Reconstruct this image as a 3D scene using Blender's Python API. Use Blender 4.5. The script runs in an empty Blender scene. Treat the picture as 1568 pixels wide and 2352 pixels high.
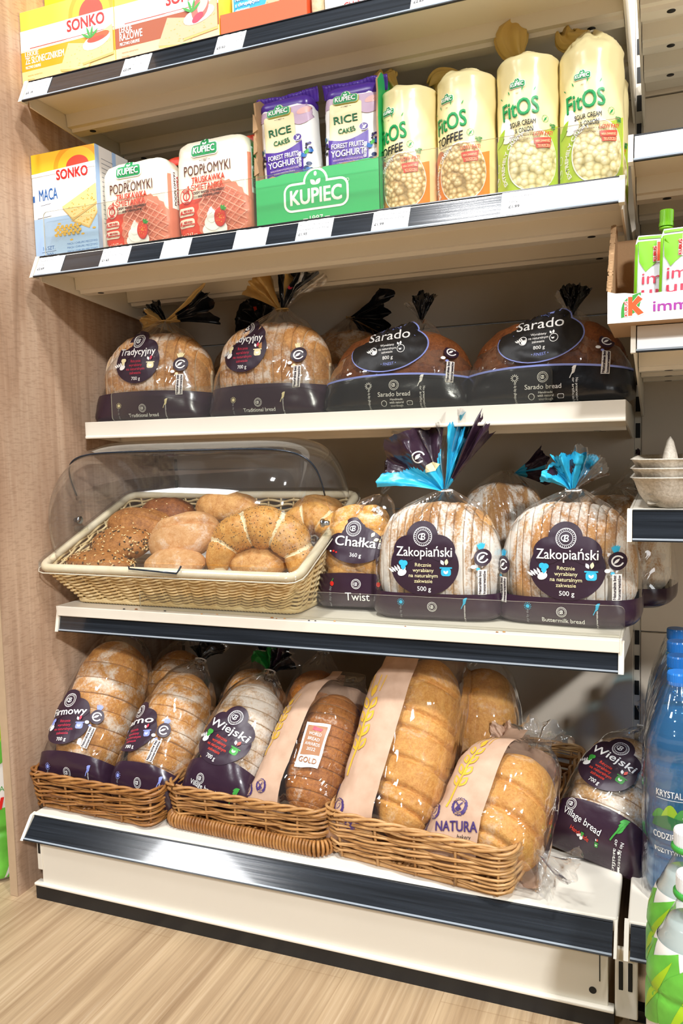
import bpy, bmesh, math, random
from mathutils import Vector, Matrix, Euler, noise
from mathutils.bvhtree import BVHTree
from math import sin, cos, pi, radians

SC = bpy.context.scene
COL = SC.collection
random.seed(7)

# ------------------------------------------------------------------ camera
cam_d = bpy.data.cameras.new('camera')
cam = bpy.data.objects.new('camera', cam_d)
COL.objects.link(cam)
SC.camera = cam
yaw, pit, rol = radians(21.79139506), radians(-4.7067854), radians(-1.49164761)
fw = Vector((-sin(yaw)*cos(pit), cos(yaw)*cos(pit), sin(pit)))
rt = Vector((cos(yaw), sin(yaw), 0)); up = rt.cross(fw)
cr = rt*cos(rol) + up*sin(rol); cu = -rt*sin(rol) + up*cos(rol)
cam.matrix_world = Matrix(((cr.x, cu.x, -fw.x, 1.05527), (cr.y, cu.y, -fw.y, -1.07214), (cr.z, cu.z, -fw.z, 0.80089), (0, 0, 0, 1)))
cam_d.sensor_fit = 'HORIZONTAL'; cam_d.sensor_width = 36.0
cam_d.lens = 36.0*1863.116/1568.0
cam_d.clip_start = 0.02

# ------------------------------------------------------------------ light
SC.view_settings.view_transform = 'Standard'
SC.view_settings.look = 'None'
SC.view_settings.exposure = -0.9
SC.view_settings.gamma = 1.0
SC.view_settings.use_curve_mapping = False
SC.cycles.max_bounces = 10
SC.cycles.transparent_max_bounces = 24
SC.cycles.caustics_reflective = False
SC.cycles.caustics_refractive = False
SC.cycles.sample_clamp_indirect = 4.0

world = bpy.data.worlds.new('shop_ambient'); SC.world = world
world.use_nodes = True
world.node_tree.nodes['Background'].inputs[0].default_value = (1.0, 0.95, 0.9, 1)
world.node_tree.nodes['Background'].inputs[1].default_value = 0.09

def area_light(name, loc, target, size, power, col=(.985, .99, 1), sy=None):
    l = bpy.data.lights.new(name, 'AREA'); l.energy = power; l.color = col
    l.shape = 'RECTANGLE'; l.size = size; l.size_y = sy or size
    o = bpy.data.objects.new(name, l); COL.objects.link(o)
    o.location = loc
    d = Vector(target) - Vector(loc)
    o.rotation_euler = d.to_track_quat('-Z', 'Y').to_euler()
    return o
area_light('ceiling_light', (0.30, -1.00, 3.50), (0.40, -0.2, 0.5), .24, 112)
area_light('ceiling_light', (1.75, -1.05, 3.50), (1.0, 0.0, 0.5), .24, 104)
area_light('ceiling_light', (-.80, -4.9, 3.50), (0.5, 0.3, 0.7), .40, 190)
area_light('ceiling_light', (3.60, -4.2, 3.50), (0.2, 0.2, 0.7), .40, 680)
area_light('ceiling_light', (-1.70, -2.25, 3.50), (0.3, 0.0, 0.5), .8, 95)
area_light('low_fill_light', (3.4, -3.6, 1.35), (0.6, 0.4, 0.4), .9, 34, (.95, .98, 1), 1.3)  # added low fill lamp to brighten shelf undersides, no real window behind it

# ------------------------------------------------------------------ materials
def lin(h):
    if isinstance(h, str):
        h = h.lstrip('#'); c = [int(h[i:i+2], 16)/255 for i in (0, 2, 4)]
    else:
        c = [x/255 for x in h]
    return tuple(x/12.92 if x <= .04045 else ((x+.055)/1.055)**2.4 for x in c) + (1,)

MATS = {}
class NT:
    def __init__(s, name):
        s.m = bpy.data.materials.new(name); s.m.use_nodes = True
        s.t = s.m.node_tree; s.b = s.t.nodes['Principled BSDF']; s.out = s.t.nodes['Material Output']
        MATS[name] = s.m
    def n(s, typ, **kw):
        nd = s.t.nodes.new(typ)
        for k, v in kw.items():
            if k.startswith('i_'):
                nd.inputs[k[2:].replace('_', ' ')].default_value = v
            else: setattr(nd, k, v)
        return nd
    def l(s, a, b): s.t.links.new(a, b)
    def coords(s, scale=(1, 1, 1), kind='Object', rot=(0, 0, 0)):
        tc = s.n('ShaderNodeTexCoord'); mp = s.n('ShaderNodeMapping')
        mp.inputs['Scale'].default_value = scale; mp.inputs['Rotation'].default_value = rot
        s.l(tc.outputs[kind], mp.inputs[0]); return mp.outputs[0]
    def noise(s, vec, scale, detail=4, rough=.55, dist=0):
        x = s.n('ShaderNodeTexNoise'); x.inputs['Scale'].default_value = scale; x.inputs['Detail'].default_value = detail
        x.inputs['Roughness'].default_value = rough; x.inputs['Distortion'].default_value = dist
        s.l(vec, x.inputs['Vector']); return x.outputs['Fac']
    def ramp(s, fac, stops):
        r = s.n('ShaderNodeValToRGB'); e = r.color_ramp.elements
        while len(e) < len(stops): e.new(.5)
        for el, (p, c) in zip(e, stops): el.position = p; el.color = c if not isinstance(c, (str,)) else lin(c)
        s.l(fac, r.inputs[0]); return r.outputs[0]
    def mix(s, fac, a, b, mode='MIX'):
        x = s.n('ShaderNodeMix', data_type='RGBA', blend_type=mode)
        for v, i in ((fac, 0), (a, 6), (b, 7)):
            if hasattr(v, 'is_linked'): s.l(v, x.inputs[i])
            else: x.inputs[i].default_value = v
        return x.outputs[2]
    def math(s, op, a, b=None, clamp=False):
        x = s.n('ShaderNodeMath', operation=op); x.use_clamp = clamp
        for v, i in ((a, 0), (b, 1)):
            if v is None: continue
            if hasattr(v, 'is_linked'): s.l(v, x.inputs[i])
            else: x.inputs[i].default_value = v
        return x.outputs[0]
    def bump(s, h, strength=.3, dist=.002, bsdf=None):
        x = s.n('ShaderNodeBump'); x.inputs['Strength'].default_value = strength; x.inputs['Distance'].default_value = dist
        s.l(h, x.inputs['Height']); s.l(x.outputs[0], (bsdf or s.b).inputs['Normal']); return x
    def thin_fresnel(s, nrm=None):
        """reflectance of a thin clear sheet, the same from both sides"""
        g = s.n('ShaderNodeNewGeometry'); ior = s.n('ShaderNodeMapRange')
        ior.inputs['To Min'].default_value = 1.45; ior.inputs['To Max'].default_value = 1/1.45
        s.l(g.outputs['Backfacing'], ior.inputs['Value'])
        f = s.n('ShaderNodeFresnel'); s.l(ior.outputs[0], f.inputs['IOR'])
        if nrm is not None: s.l(nrm, f.inputs['Normal'])
        return f
    def col(s, c):
        if hasattr(c, 'is_linked'): s.l(c, s.b.inputs['Base Color'])
        else: s.b.inputs['Base Color'].default_value = c

def pm(name, col, rough=.5, metal=0, spec=.5, coat=0, vary=0, vscale=30, bump=0, bscale=200, bdist=.001):
    if name in MATS: return MATS[name]
    t = NT(name); t.b.inputs['Roughness'].default_value = rough; t.b.inputs['Metallic'].default_value = metal
    t.b.inputs['Specular IOR Level'].default_value = spec; t.b.inputs['Coat Weight'].default_value = coat
    t.b.inputs['Coat Roughness'].default_value = .06
    c = lin(col)
    if vary:
        v = t.noise(t.coords(), vscale)
        t.col(t.ramp(v, [(.3, tuple(x*(1-vary) for x in c[:3])+(1,)), (.7, tuple(min(1, x*(1+vary)) for x in c[:3])+(1,))]))
    else: t.col(c)
    if bump: t.bump(t.noise(t.coords(), bscale), bump, bdist)
    return t.m

def film_mat(name, tint='#ffffff', haze=.03, wscale=28, wstr=.5, base=.04, gain=1.6, rough=.07, stretch=(1, 1, .45)):
    t = NT(name); t.t.nodes.remove(t.b)
    co = t.coords(stretch)
    n1 = t.n('ShaderNodeTexNoise'); n1.noise_type = 'RIDGED_MULTIFRACTAL'
    n1.inputs['Scale'].default_value = wscale; n1.inputs['Detail'].default_value = 3
    t.l(co, n1.inputs['Vector'])
    h = t.math('ADD', n1.outputs['Fac'], t.math('MULTIPLY', t.noise(co, wscale*.5, 2, .5, 1.5), 1.5))
    bm_ = t.n('ShaderNodeBump'); bm_.inputs['Strength'].default_value = wstr; bm_.inputs['Distance'].default_value = .006
    t.l(h, bm_.inputs['Height'])
    gl = t.n('ShaderNodeBsdfGlossy'); gl.inputs['Roughness'].default_value = rough; gl.inputs['Color'].default_value = (1, 1, 1, 1)
    t.l(bm_.outputs[0], gl.inputs['Normal'])
    tr = t.n('ShaderNodeBsdfTransparent'); tr.inputs['Color'].default_value = lin(tint)
    df = t.n('ShaderNodeBsdfDiffuse'); df.inputs['Color'].default_value = (.9, .9, .9, 1)
    fr = t.thin_fresnel(bm_.outputs[0])
    fac = t.math('MINIMUM', t.math('ADD', t.math('MULTIPLY', fr.outputs[0], gain), base), .8)
    m0 = t.n('ShaderNodeMixShader'); m0.inputs[0].default_value = haze
    t.l(tr.outputs[0], m0.inputs[1]); t.l(df.outputs[0], m0.inputs[2])
    m1 = t.n('ShaderNodeMixShader'); t.l(fac, m1.inputs[0]); t.l(m0.outputs[0], m1.inputs[1]); t.l(gl.outputs[0], m1.inputs[2])
    t.l(m1.outputs[0], t.out.inputs[0])
    return t.m

# ------------------------------------------------------------------ objects
def tag(o, label, cat, group=None, kind=None):
    o['label'] = label; o['category'] = cat
    if group: o['group'] = group
    if kind: o['kind'] = kind
    return o
def empty(name, loc=(0, 0, 0), rot=(0, 0, 0), label=None, cat=None, group=None, mat=None):
    o = bpy.data.objects.new(name, None); COL.objects.link(o); o.empty_display_size = .05
    if mat is not None: o.matrix_world = mat
    else: o.location = loc; o.rotation_euler = rot
    if label: tag(o, label, cat, group)
    return o
def obj(name, bm, mats, parent=None, smooth=True, kind=None, label=None, loc=None):
    me = bpy.data.meshes.new(name)
    bm.normal_update(); bm.to_mesh(me); bm.free()
    if not isinstance(mats, (list, tuple)): mats = [mats]
    for m in mats: me.materials.append(MATS[m] if isinstance(m, str) else m)
    if smooth:
        me.polygons.foreach_set('use_smooth', [True]*len(me.polygons))
    o = bpy.data.objects.new(name, me); COL.objects.link(o)
    if parent: o.parent = parent
    if loc: o.location = loc
    if kind: o['kind'] = kind
    if label: o['label'] = label
    return o
def struct(name, bm, mats, smooth=False): return obj(name, bm, mats, None, smooth, 'structure')
def copy_tree(o, parent=None):
    c = o.copy(); COL.objects.link(c)
    if parent: c.parent = parent
    for ch in list(o.children): copy_tree(ch, c)
    return c

def add_box(bm, x0, x1, y0, y1, z0, z1, mi=0, bevel=0, mat=None, seg=2):
    b = bmesh.new()
    vs = [b.verts.new((x, y, z)) for x in (x0, x1) for y in (y0, y1) for z in (z0, z1)]
    for f in ((0, 1, 3, 2), (4, 6, 7, 5), (0, 4, 5, 1), (2, 3, 7, 6), (0, 2, 6, 4), (1, 5, 7, 3)):
        b.faces.new([vs[i] for i in f])
    if bevel: bmesh.ops.bevel(b, geom=b.edges[:], offset=bevel, segments=seg, profile=.5, affect='EDGES')
    return merge(bm, b, mi, mat)
def merge(bm, b, mi=None, mat=None):
    mp = {}
    for v in b.verts: mp[v] = bm.verts.new(mat @ v.co if mat else v.co)
    for f in b.faces:
        try: nf = bm.faces.new([mp[v] for v in f.verts])
        except ValueError: continue
        nf.material_index = f.material_index if mi is None else mi
    b.free(); return bm
def box(x0, x1, y0, y1, z0, z1, bevel=0): return add_box(bmesh.new(), x0, x1, y0, y1, z0, z1, 0, bevel)

def add_prism(bm, pts, axis, a0, a1, mi=0):
    """polygon pts (2D) extruded along an axis ('x': pts are (y,z); 'y': (x,z); 'z': (x,y))"""
    def P(p, a): return {'x': (a, p[0], p[1]), 'y': (p[0], a, p[1]), 'z': (p[0], p[1], a)}[axis]
    A = [bm.verts.new(P(p, a0)) for p in pts]; B = [bm.verts.new(P(p, a1)) for p in pts]
    n = len(pts); fs = [bm.faces.new(A), bm.faces.new(B[::-1])]
    for i in range(n): fs.append(bm.faces.new((A[i], B[i], B[(i+1) % n], A[(i+1) % n])))
    for f in fs: f.material_index = mi
    bmesh.ops.recalc_face_normals(bm, faces=fs)
    return fs
def add_rings(bm, rings, cap0=True, cap1=True, closed=True, mi=0):
    R = [[bm.verts.new(p) for p in r] for r in rings]; fs = []
    for a, b in zip(R, R[1:]):
        n = len(a)
        for i in range(n if closed else n-1):
            j = (i+1) % n
            f = bm.faces.new((a[i], a[j], b[j], b[i])); f.material_index = mi; fs.append(f)
    if cap0: f = bm.faces.new(R[0][::-1]); f.material_index = mi; fs.append(f)
    if cap1: f = bm.faces.new(R[-1]); f.material_index = mi; fs.append(f)
    return R, fs
def add_tube(bm, pts, r, seg=8, closed=False, mi=0, cap=True):
    pts = [Vector(p) for p in pts]; n = len(pts)
    rr = r if callable(r) else (lambda t: r)
    prev = None; rings = []
    for i, p in enumerate(pts):
        if closed: t = (pts[(i+1) % n] - pts[i-1])
        else: t = pts[min(i+1, n-1)] - pts[max(i-1, 0)]
        if t.length < 1e-9: t = Vector((0, 0, 1))
        t.normalize()
        if prev is None:
            a = Vector((0, 0, 1)) if abs(t.z) < .9 else Vector((1, 0, 0))
            u_ = t.cross(a).normalized()
        else:
            u_ = prev - t*prev.dot(t)
            u_ = u_.normalized() if u_.length > 1e-6 else t.orthogonal().normalized()
        prev = u_; w_ = t.cross(u_)
        q = rr(i/max(1, n-1))
        rings.append([p + (u_*cos(2*pi*k/seg) + w_*sin(2*pi*k/seg))*q for k in range(seg)])
    if closed:
        R = [[bm.verts.new(p) for p in rg] for rg in rings]
        for a in range(n):
            A, B = R[a], R[(a+1) % n]
            for k in range(seg):
                f = bm.faces.new((A[k], A[(k+1) % seg], B[(k+1) % seg], B[k])); f.material_index = mi
    else: add_rings(bm, rings, cap, cap, True, mi)
    return bm
def add_lathe(bm, prof, n=32, mi=0, c=(0, 0), cap0=True, cap1=True, sx=1, sy=1):
    rings = [[(c[0]+sx*r*cos(2*pi*k/n), c[1]+sy*r*sin(2*pi*k/n), z) for k in range(n)] for r, z in prof]
    return add_rings(bm, rings, cap0, cap1, True, mi)
def cr_interp(keys, t):
    """Catmull-Rom over list of tuples, t in 0..len-1"""
    n = len(keys); i = min(int(t), n-2); f = t-i
    p = [keys[max(0, min(n-1, i+k))] for k in (-1, 0, 1, 2)]
    return tuple(.5*((2*p[1][j]) + (-p[0][j]+p[2][j])*f + (2*p[0][j]-5*p[1][j]+4*p[2][j]-p[3][j])*f*f + (-p[0][j]+3*p[1][j]-3*p[2][j]+p[3][j])*f**3) for j in range(len(p[0])))
def sp(c, e): return math.copysign(abs(c)**e, c)
def fbm(p, s, o=3): return noise.fractal(Vector(p)*s, 1.0, 2.0, o)

# ------------------------------------------------------------------ flat print (lettering, logos, pictures)
TXT = {}
def text_tris(s, bold=0.0):
    k = (s, bold)
    if k in TXT: return TXT[k]
    cu_ = bpy.data.curves.new('lettering', 'FONT'); cu_.body = s; cu_.size = 1; cu_.offset = bold; cu_.resolution_u = 3
    cu_.align_x = 'LEFT'; cu_.space_line = .95
    o = bpy.data.objects.new('lettering', cu_); COL.objects.link(o)
    me = o.to_mesh()
    v = [(p.co.x, p.co.y) for p in me.vertices]; f = [tuple(p.vertices) for p in me.polygons]
    o.to_mesh_clear(); bpy.data.objects.remove(o); bpy.data.curves.remove(cu_)
    TXT[k] = (v, f); return TXT[k]

class Print:
    """2D artwork in metres, later laid onto a surface as thin layers"""
    def __init__(s): s.items = []; s.mats = []
    def mi(s, m):
        if m not in s.mats: s.mats.append(m)
        return s.mats.index(m)
    def raw(s, v, f, m): s.items.append((v, f, s.mi(m))); return s
    def poly(s, pts, m): return s.raw(pts, [tuple(range(len(pts)))], m)
    def rect(s, x0, y0, x1, y1, m): return s.poly([(x0, y0), (x1, y0), (x1, y1), (x0, y1)], m)
    def rrect(s, x0, y0, x1, y1, r, m):
        p = []
        for cx, cy, a in ((x1-r, y1-r, 0), (x0+r, y1-r, 90), (x0+r, y0+r, 180), (x1-r, y0+r, 270)):
            for k in range(6): t = radians(a+18*k); p.append((cx+r*cos(t), cy+r*sin(t)))
        return s.poly(p, m)
    def ell(s, x, y, rx, ry, m, n=28, rot=0, a0=0, a1=360):
        full = abs(a1-a0) >= 360; p = []
        for k in range(n if full else n+1):
            t = radians(a0+(a1-a0)*k/n); q = (rx*cos(t), ry*sin(t))
            p.append((x+q[0]*cos(rot)-q[1]*sin(rot), y+q[0]*sin(rot)+q[1]*cos(rot)))
        return s.poly(p, m)
    def ring(s, x, y, r, w, m, n=32, a0=0, a1=360):
        v = []; f = []
        full = a1-a0 >= 360; c = n if full else n+1
        for k in range(c):
            t = radians(a0+(a1-a0)*k/n)
            v += [(x+r*cos(t), y+r*sin(t)), (x+(r-w)*cos(t), y+(r-w)*sin(t))]
        for k in range(n):
            j = (k+1) % c; f.append((2*k, 2*j, 2*j+1, 2*k+1))
        return s.raw(v, f, m)
    def line(s, pts, w, m):
        v = []; f = []
        for i, p in enumerate(pts):
            a = pts[max(0, i-1)]; b = pts[min(len(pts)-1, i+1)]
            d = Vector((b[0]-a[0], b[1]-a[1])); d = d.normalized() if d.length else Vector((1, 0))
            v += [(p[0]-d.y*w/2, p[1]+d.x*w/2), (p[0]+d.y*w/2, p[1]-d.x*w/2)]
            if i: f.append((2*i-2, 2*i, 2*i+1, 2*i-1))
        return s.raw(v, f, m)
    def leaf(s, x, y, l, w, ang, m):
        a = radians(ang); p = []
        for k in range(9): t = k/8; p.append((l*t, w*sin(pi*t)))
        for k in range(1, 8): t = 1-k/8; p.append((l*t, -w*sin(pi*t)))
        return s.poly([(x+q[0]*cos(a)-q[1]*sin(a), y+q[0]*sin(a)+q[1]*cos(a)) for q in p], m)
    def text(s, t, x, y, h, m, al='C', bold=.0, rot=0, w=None, shear=0, arc=0):
        """h = cap height; w = fitted width; arc = bend radius"""
        v, f = text_tris(t, 0.0)
        if not v: return s
        x0 = min(p[0] for p in v); x1 = max(p[0] for p in v)
        sy = h/.70; sx = (w/(x1-x0)) if w else sy
        off = {'L': x0, 'C': (x0+x1)/2, 'R': x1}[al]; c, n = cos(radians(rot)), sin(radians(rot))
        k = bold*.8; sh = ((0, 0),) if not bold else ((-k, 0), (k, 0)) if bold < .012 else ((-k, -k*.7), (k, -k*.7), (-k, k*.7), (k, k*.7))
        for dx, dy in sh:
            q = [((p[0]+dx-off)*sx+shear*p[1]*sy, (p[1]+dy)*sy) for p in v]
            if arc: q = [((arc+p[1])*sin(p[0]/arc), (arc+p[1])*cos(p[0]/arc)-arc) for p in q]
            s.raw([(x+a*c-b*n, y+a*n+b*c) for a, b in q], f, m)
        return s
    def add(s, o, x=0, y=0, sc=1, rot=0, sx=1):
        c, n = cos(radians(rot))*sc, sin(radians(rot))*sc
        for v, f, m in o.items: s.raw([(x+a*sx*c-b*n, y+a*sx*n+b*c) for a, b in v], f, o.mats[m])
        return s
    def clip(s, fn):
        """drop vertices outside by clamping them with fn(x,y)->(x,y)"""
        s.items = [([fn(*p) for p in v], f, m) for v, f, m in s.items]; return s
    def build(s, name, parent, mp, edge=None, eps=None, base=None, label=None):
        eps = eps or (.00026 if edge else .00012); base = base or (.0008 if edge else .0004); edge = edge*.75 if edge else None
        bm = bmesh.new(); lay = bm.verts.layers.float.new('lay'); bb = []
        for v, f, m in s.items:            # each piece lies one layer above whatever it overlaps
            q = (min(a for a, b in v), min(b for a, b in v), max(a for a, b in v), max(b for a, b in v)); L_ = 0
            for o_, l_ in bb:
                if l_+1 > L_ and q[0] < o_[2] and o_[0] < q[2] and q[1] < o_[3] and o_[1] < q[3]: L_ = l_+1
            bb.append((q, L_))
        for n_, (v, f, m) in enumerate(s.items):
            i = bb[n_][1]
            b = [bm.verts.new((p[0], p[1], 0)) for p in v]
            for q in b: q[lay] = i
            for g in f:
                if len(set(g)) < 3: continue
                try: fc = bm.faces.new([b[k] for k in g]); fc.material_index = m
                except ValueError: pass
        if edge:
            bmesh.ops.triangulate(bm, faces=bm.faces[:])
            for _ in range(6):
                es = [e for e in bm.edges if e.calc_length() > edge]
                if not es: break
                bmesh.ops.subdivide_edges(bm, edges=es, cuts=1)
                bmesh.ops.triangulate(bm, faces=[fc for fc in bm.faces if len(fc.verts) > 3])
        for v in bm.verts: v.co = mp(v.co.x, v.co.y, base+eps*v[lay])
        return obj(name, bm, s.mats, parent, smooth=bool(edge), label=label)

def plane_map(o, U, V):
    o = Vector(o); U = Vector(U).normalized(); V = Vector(V).normalized(); N = U.cross(V)
    return lambda x, y, e: o+U*x+V*y+N*e
def wrap_map(target, o, U, V, out):
    """lay artwork on mesh object `target` (shared local space), looking along -out"""
    bm = bmesh.new(); bm.from_mesh(target.data); bv = BVHTree.FromBMesh(bm); bm.free()
    o = Vector(o); U = Vector(U).normalized(); V = Vector(V).normalized(); d = -Vector(out).normalized()
    def f(x, y, e):
        p = o+U*x+V*y
        h = bv.ray_cast(p-d*.35, d)
        if h[0] is None:
            h = bv.find_nearest(p-d*.05)
        n = h[1]
        if n.dot(d) > 0: n = -n
        return h[0]+(n*.4-d*.6)*(e*1.4)
    return f
# ------------------------------------------------------------------ setting materials
pm('cream_metal', '#e6dfd0', .38, spec=.4, vary=.02, vscale=6)
pm('cream_panel', '#e2d6c4', .5, vary=.02, vscale=5)
pm('ceiling_board', '#808b98', .8)
pm('black_slot', '#0c0b0b', .6)
pm('kick_black', '#17191c', .32, spec=.5, bump=.15, bscale=30)
pm('white_paper', '#f6f6f4', .55)
pm('tag_print', '#4a4a4c', .6)
pm('tag_grey', '#77777a', .6)
t = NT('ticket_strip')   # black strip under a clear glossy cover
t.b.inputs['Roughness'].default_value = .16; t.b.inputs['Coat Weight'].default_value = .6; t.b.inputs['Coat Roughness'].default_value = .05
co = t.coords((.6, 30, 30)); nz = t.noise(co, 6, 3)
t.col(t.ramp(nz, [(.3, '#14171b'), (.7, '#2a2f36')])); t.bump(nz, .12, .001)
pm('strip_edge', '#0b0c0e', .3)
pm('clear_edge', '#9aa3ab', .15)

def wood(name, c1, c2, c3, ax, scale=1.0, rough=.5, cross=False):
    t = NT(name); t.b.inputs['Roughness'].default_value = rough; t.b.inputs['Specular IOR Level'].default_value = .35
    s = [14, 14, 14]; s[ax] = .9
    co = t.coords([x*scale for x in s])
    ds = t.noise(t.coords([3*scale if i != ax else 1.1*scale for i in range(3)]), 1.6, 2)
    big = t.noise(co, 1.0, 5, .6, 1.2)
    s2 = [90, 90, 90]; s2[ax] = 2.2
    fine = t.noise(t.coords([x*scale for x in s2]), 1.0, 4, .6, .5)
    c = t.ramp(big, [(.28, c1), (.5, c2), (.72, c3)])
    c = t.mix(t.math('MULTIPLY', fine, .55), c, t.ramp(fine, [(.35, c1), (.65, c3)]))
    c = t.mix(.3, c, t.ramp(ds, [(.4, c1), (.62, c3)]))
    if cross:
        s3 = [60, 60, 60]; s3[ax] = 330
        cr_ = t.noise(t.coords(s3), 1.0, 2)
        c = t.mix(t.ramp(cr_, [(.52, (0, 0, 0, 1)), (.62, (.28, .28, .28, 1))]), c, lin(c1))
    return t, c, fine
t, c, fine = wood('oak_laminate', '#8c6d55', '#c4a286', '#dfc4a9', 2, 1.0, .5, True); t.col(c); t.bump(fine, .12, .001)
pm('oak_edge', '#b59b7d', .5, vary=.06, vscale=40)
t, c, fine = wood('oak_floor', '#947657', '#b69773', '#cfb490', 1, .8, .42)
f2 = t.noise(t.coords((140, 3.0, 140)), 1.0, 5, .65, .3); st = t.noise(t.coords((26, .7, 26)), 1.0, 4, .6, .6)
c = t.mix(.60, c, t.ramp(f2, [(.34, '#80664a'), (.52, '#b59874'), (.68, '#dac3a4')]))
c = t.mix(.40, c, t.ramp(st, [(.36, '#8a6e51'), (.62, '#d0b692')]))
br = t.n('ShaderNodeTexBrick'); br.offset = .37; br.squash = 1
for k, v in (('Scale', 1.0), ('Mortar Size', .0008), ('Brick Width', 2.4), ('Row Height', .152), ('Bias', 0.0)): br.inputs[k].default_value = v
br.inputs['Color1'].default_value = (.93, .92, .91, 1); br.inputs['Color2'].default_value = (1, 1, 1, 1); br.inputs['Mortar'].default_value = (.80, .76, .72, 1)
t.l(t.coords((1, 1, 1), rot=(0, 0, pi/2)), br.inputs['Vector'])
t.col(t.mix(1.0, c, br.outputs['Color'], 'MULTIPLY')); t.bump(f2, .15, .001)
pm('acrylic_edge', '#cfc8b4', .2)

def clear_plastic(name, tint='#f4f6f6', gain=1.0, base=.015, rough=.04, haze=.02, bump=0):
    t = NT(name); t.t.nodes.remove(t.b)
    tr = t.n('ShaderNodeBsdfTransparent'); tr.inputs[0].default_value = lin(tint)
    gl = t.n('ShaderNodeBsdfGlossy'); gl.inputs['Roughness'].default_value = rough
    df = t.n('ShaderNodeBsdfDiffuse'); df.inputs['Color'].default_value = (.85, .85, .85, 1)
    fr = t.thin_fresnel()
    if bump:
        b = t.n('ShaderNodeBump'); b.inputs['Strength'].default_value = bump; b.inputs['Distance'].default_value = .003
        t.l(t.noise(t.coords(), 22, 2, .5, .8), b.inputs['Height'])
        t.l(b.outputs[0], gl.inputs['Normal']); t.l(b.outputs[0], fr.inputs['Normal'])
    fac = t.math('MINIMUM', t.math('ADD', t.math('MULTIPLY', fr.outputs[0], gain), base), .9)
    a = t.n('ShaderNodeMixShader'); a.inputs[0].default_value = haze
    t.l(tr.outputs[0], a.inputs[1]); t.l(df.outputs[0], a.inputs[2])
    b_ = t.n('ShaderNodeMixShader'); t.l(fac, b_.inputs[0]); t.l(a.outputs[0], b_.inputs[1]); t.l(gl.outputs[0], b_.inputs[2])
    t.l(b_.outputs[0], t.out.inputs[0]); return t.m
clear_plastic('acrylic', '#f6f6f2', .30, .004, .10, .02)
clear_plastic('dome_acrylic', '#f5f6f7', 1.5, .015, .05, .012)

# ------------------------------------------------------------------ floor, end panel, back panels
struct('floor', box(-5, 5, -6, .75, -.04, 0), 'oak_floor')
struct('ceiling', box(-5, 5, -6, .75, 3.56, 3.62), 'ceiling_board')
ep = empty('end_panel', label='tall oak-effect laminate panel closing the left end of the bread shelves', cat='panel')
obj('panel_board', box(-.046, -.0295, .0135, .62, 0, 1.95), 'oak_laminate', ep, False)
obj('edge_band', box(-.0462, -.0293, .0125, .0137, 0.001, 1.949), 'oak_edge', ep, False)

def back_panel(x0, x1, label):
    e = empty('back_panel', label=label, cat='panel')
    bm = bmesh.new()
    for z0, z1 in ((.06, .425), (.428, .66), (.664, 1.035), (1.038, 1.42), (1.423, 1.95)):
        add_box(bm, x0, x1, .575, .59, z0, z1, 0, .0015)
    obj('panel_sheet', bm, 'cream_panel', e, False)
    return e
back_panel(-.02, 1.0005, 'cream metal back panel behind the shelves of bread')
back_panel(1.0135, 1.95, 'cream metal back panel behind the water bottles and egg trays')
def upright(x, label):
    e = empty('upright_post', label=label, cat='post')
    obj('post', box(x-.006, x+.006, .578, .615, 0, 1.95), 'cream_metal', e, False)
    proto = None
    for k in range(29):
        if proto is None: proto = obj('slot', box(x-.0042, x+.0042, .5768, .5785, .10, .128), 'black_slot', e, False)
        else:
            c = proto.copy(); COL.objects.link(c); c.location = (0, 0, k*.05)
upright(1.007, 'slotted cream upright post between the bread bay and the water bay')
upright(-.0245, 'slotted cream upright post beside the oak-effect end panel')

# ------------------------------------------------------------------ shelves
def strip_bm(x0, x1, yb, zb, yt, zt):
    bm = bmesh.new()
    add_prism(bm, [(yb, zb), (yt, zt), (yt+.004, zt), (yb+.004, zb)], 'x', x0, x1)
    return bm
def ticket_strip(par, x0, x1, yb, zb, yt, zt):
    e = obj('ticket_strip', strip_bm(x0, x1, yb, zb, yt, zt), 'ticket_strip', par, False)
    bm = bmesh.new(); d = Vector((yt-yb, zt-zb)).normalized(); n = Vector((-d.y, d.x))
    for a, w in ((0.0, .0016), (1.0, .0022)):
        c = Vector((yb, zb)).lerp(Vector((yt, zt)), a)
        q = [c-d*w*.5+n*.0014, c+d*w*.5+n*.0014, c+d*w*.5-n*.001, c-d*w*.5-n*.001]
        add_prism(bm, [(p.x, p.y) for p in q], 'x', x0, x1)
    obj('strip_rim', bm, 'strip_edge', e, False)
    c = Vector((yb, zb)).lerp(Vector((yt, zt)), .055)
    q = [c-d*.0013+n*.0016, c+d*.0013+n*.0016, c+d*.0013, c-d*.0013]
    bm = bmesh.new(); add_prism(bm, [(p.x, p.y) for p in q], 'x', x0, x1)
    obj('clear_lip', bm, 'clear_edge', e, False)
    return e
def rail(bm, x0, x1, y, zt, h=.022, w=.05):
    add_prism(bm, [(y, zt), (y+.003, zt-h), (y+.014, zt-h), (y+.016, zt-h-.006), (y+w-.01, zt-h-.006), (y+w, zt-h), (y+w+.004, zt)], 'x', x0, x1)
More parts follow.
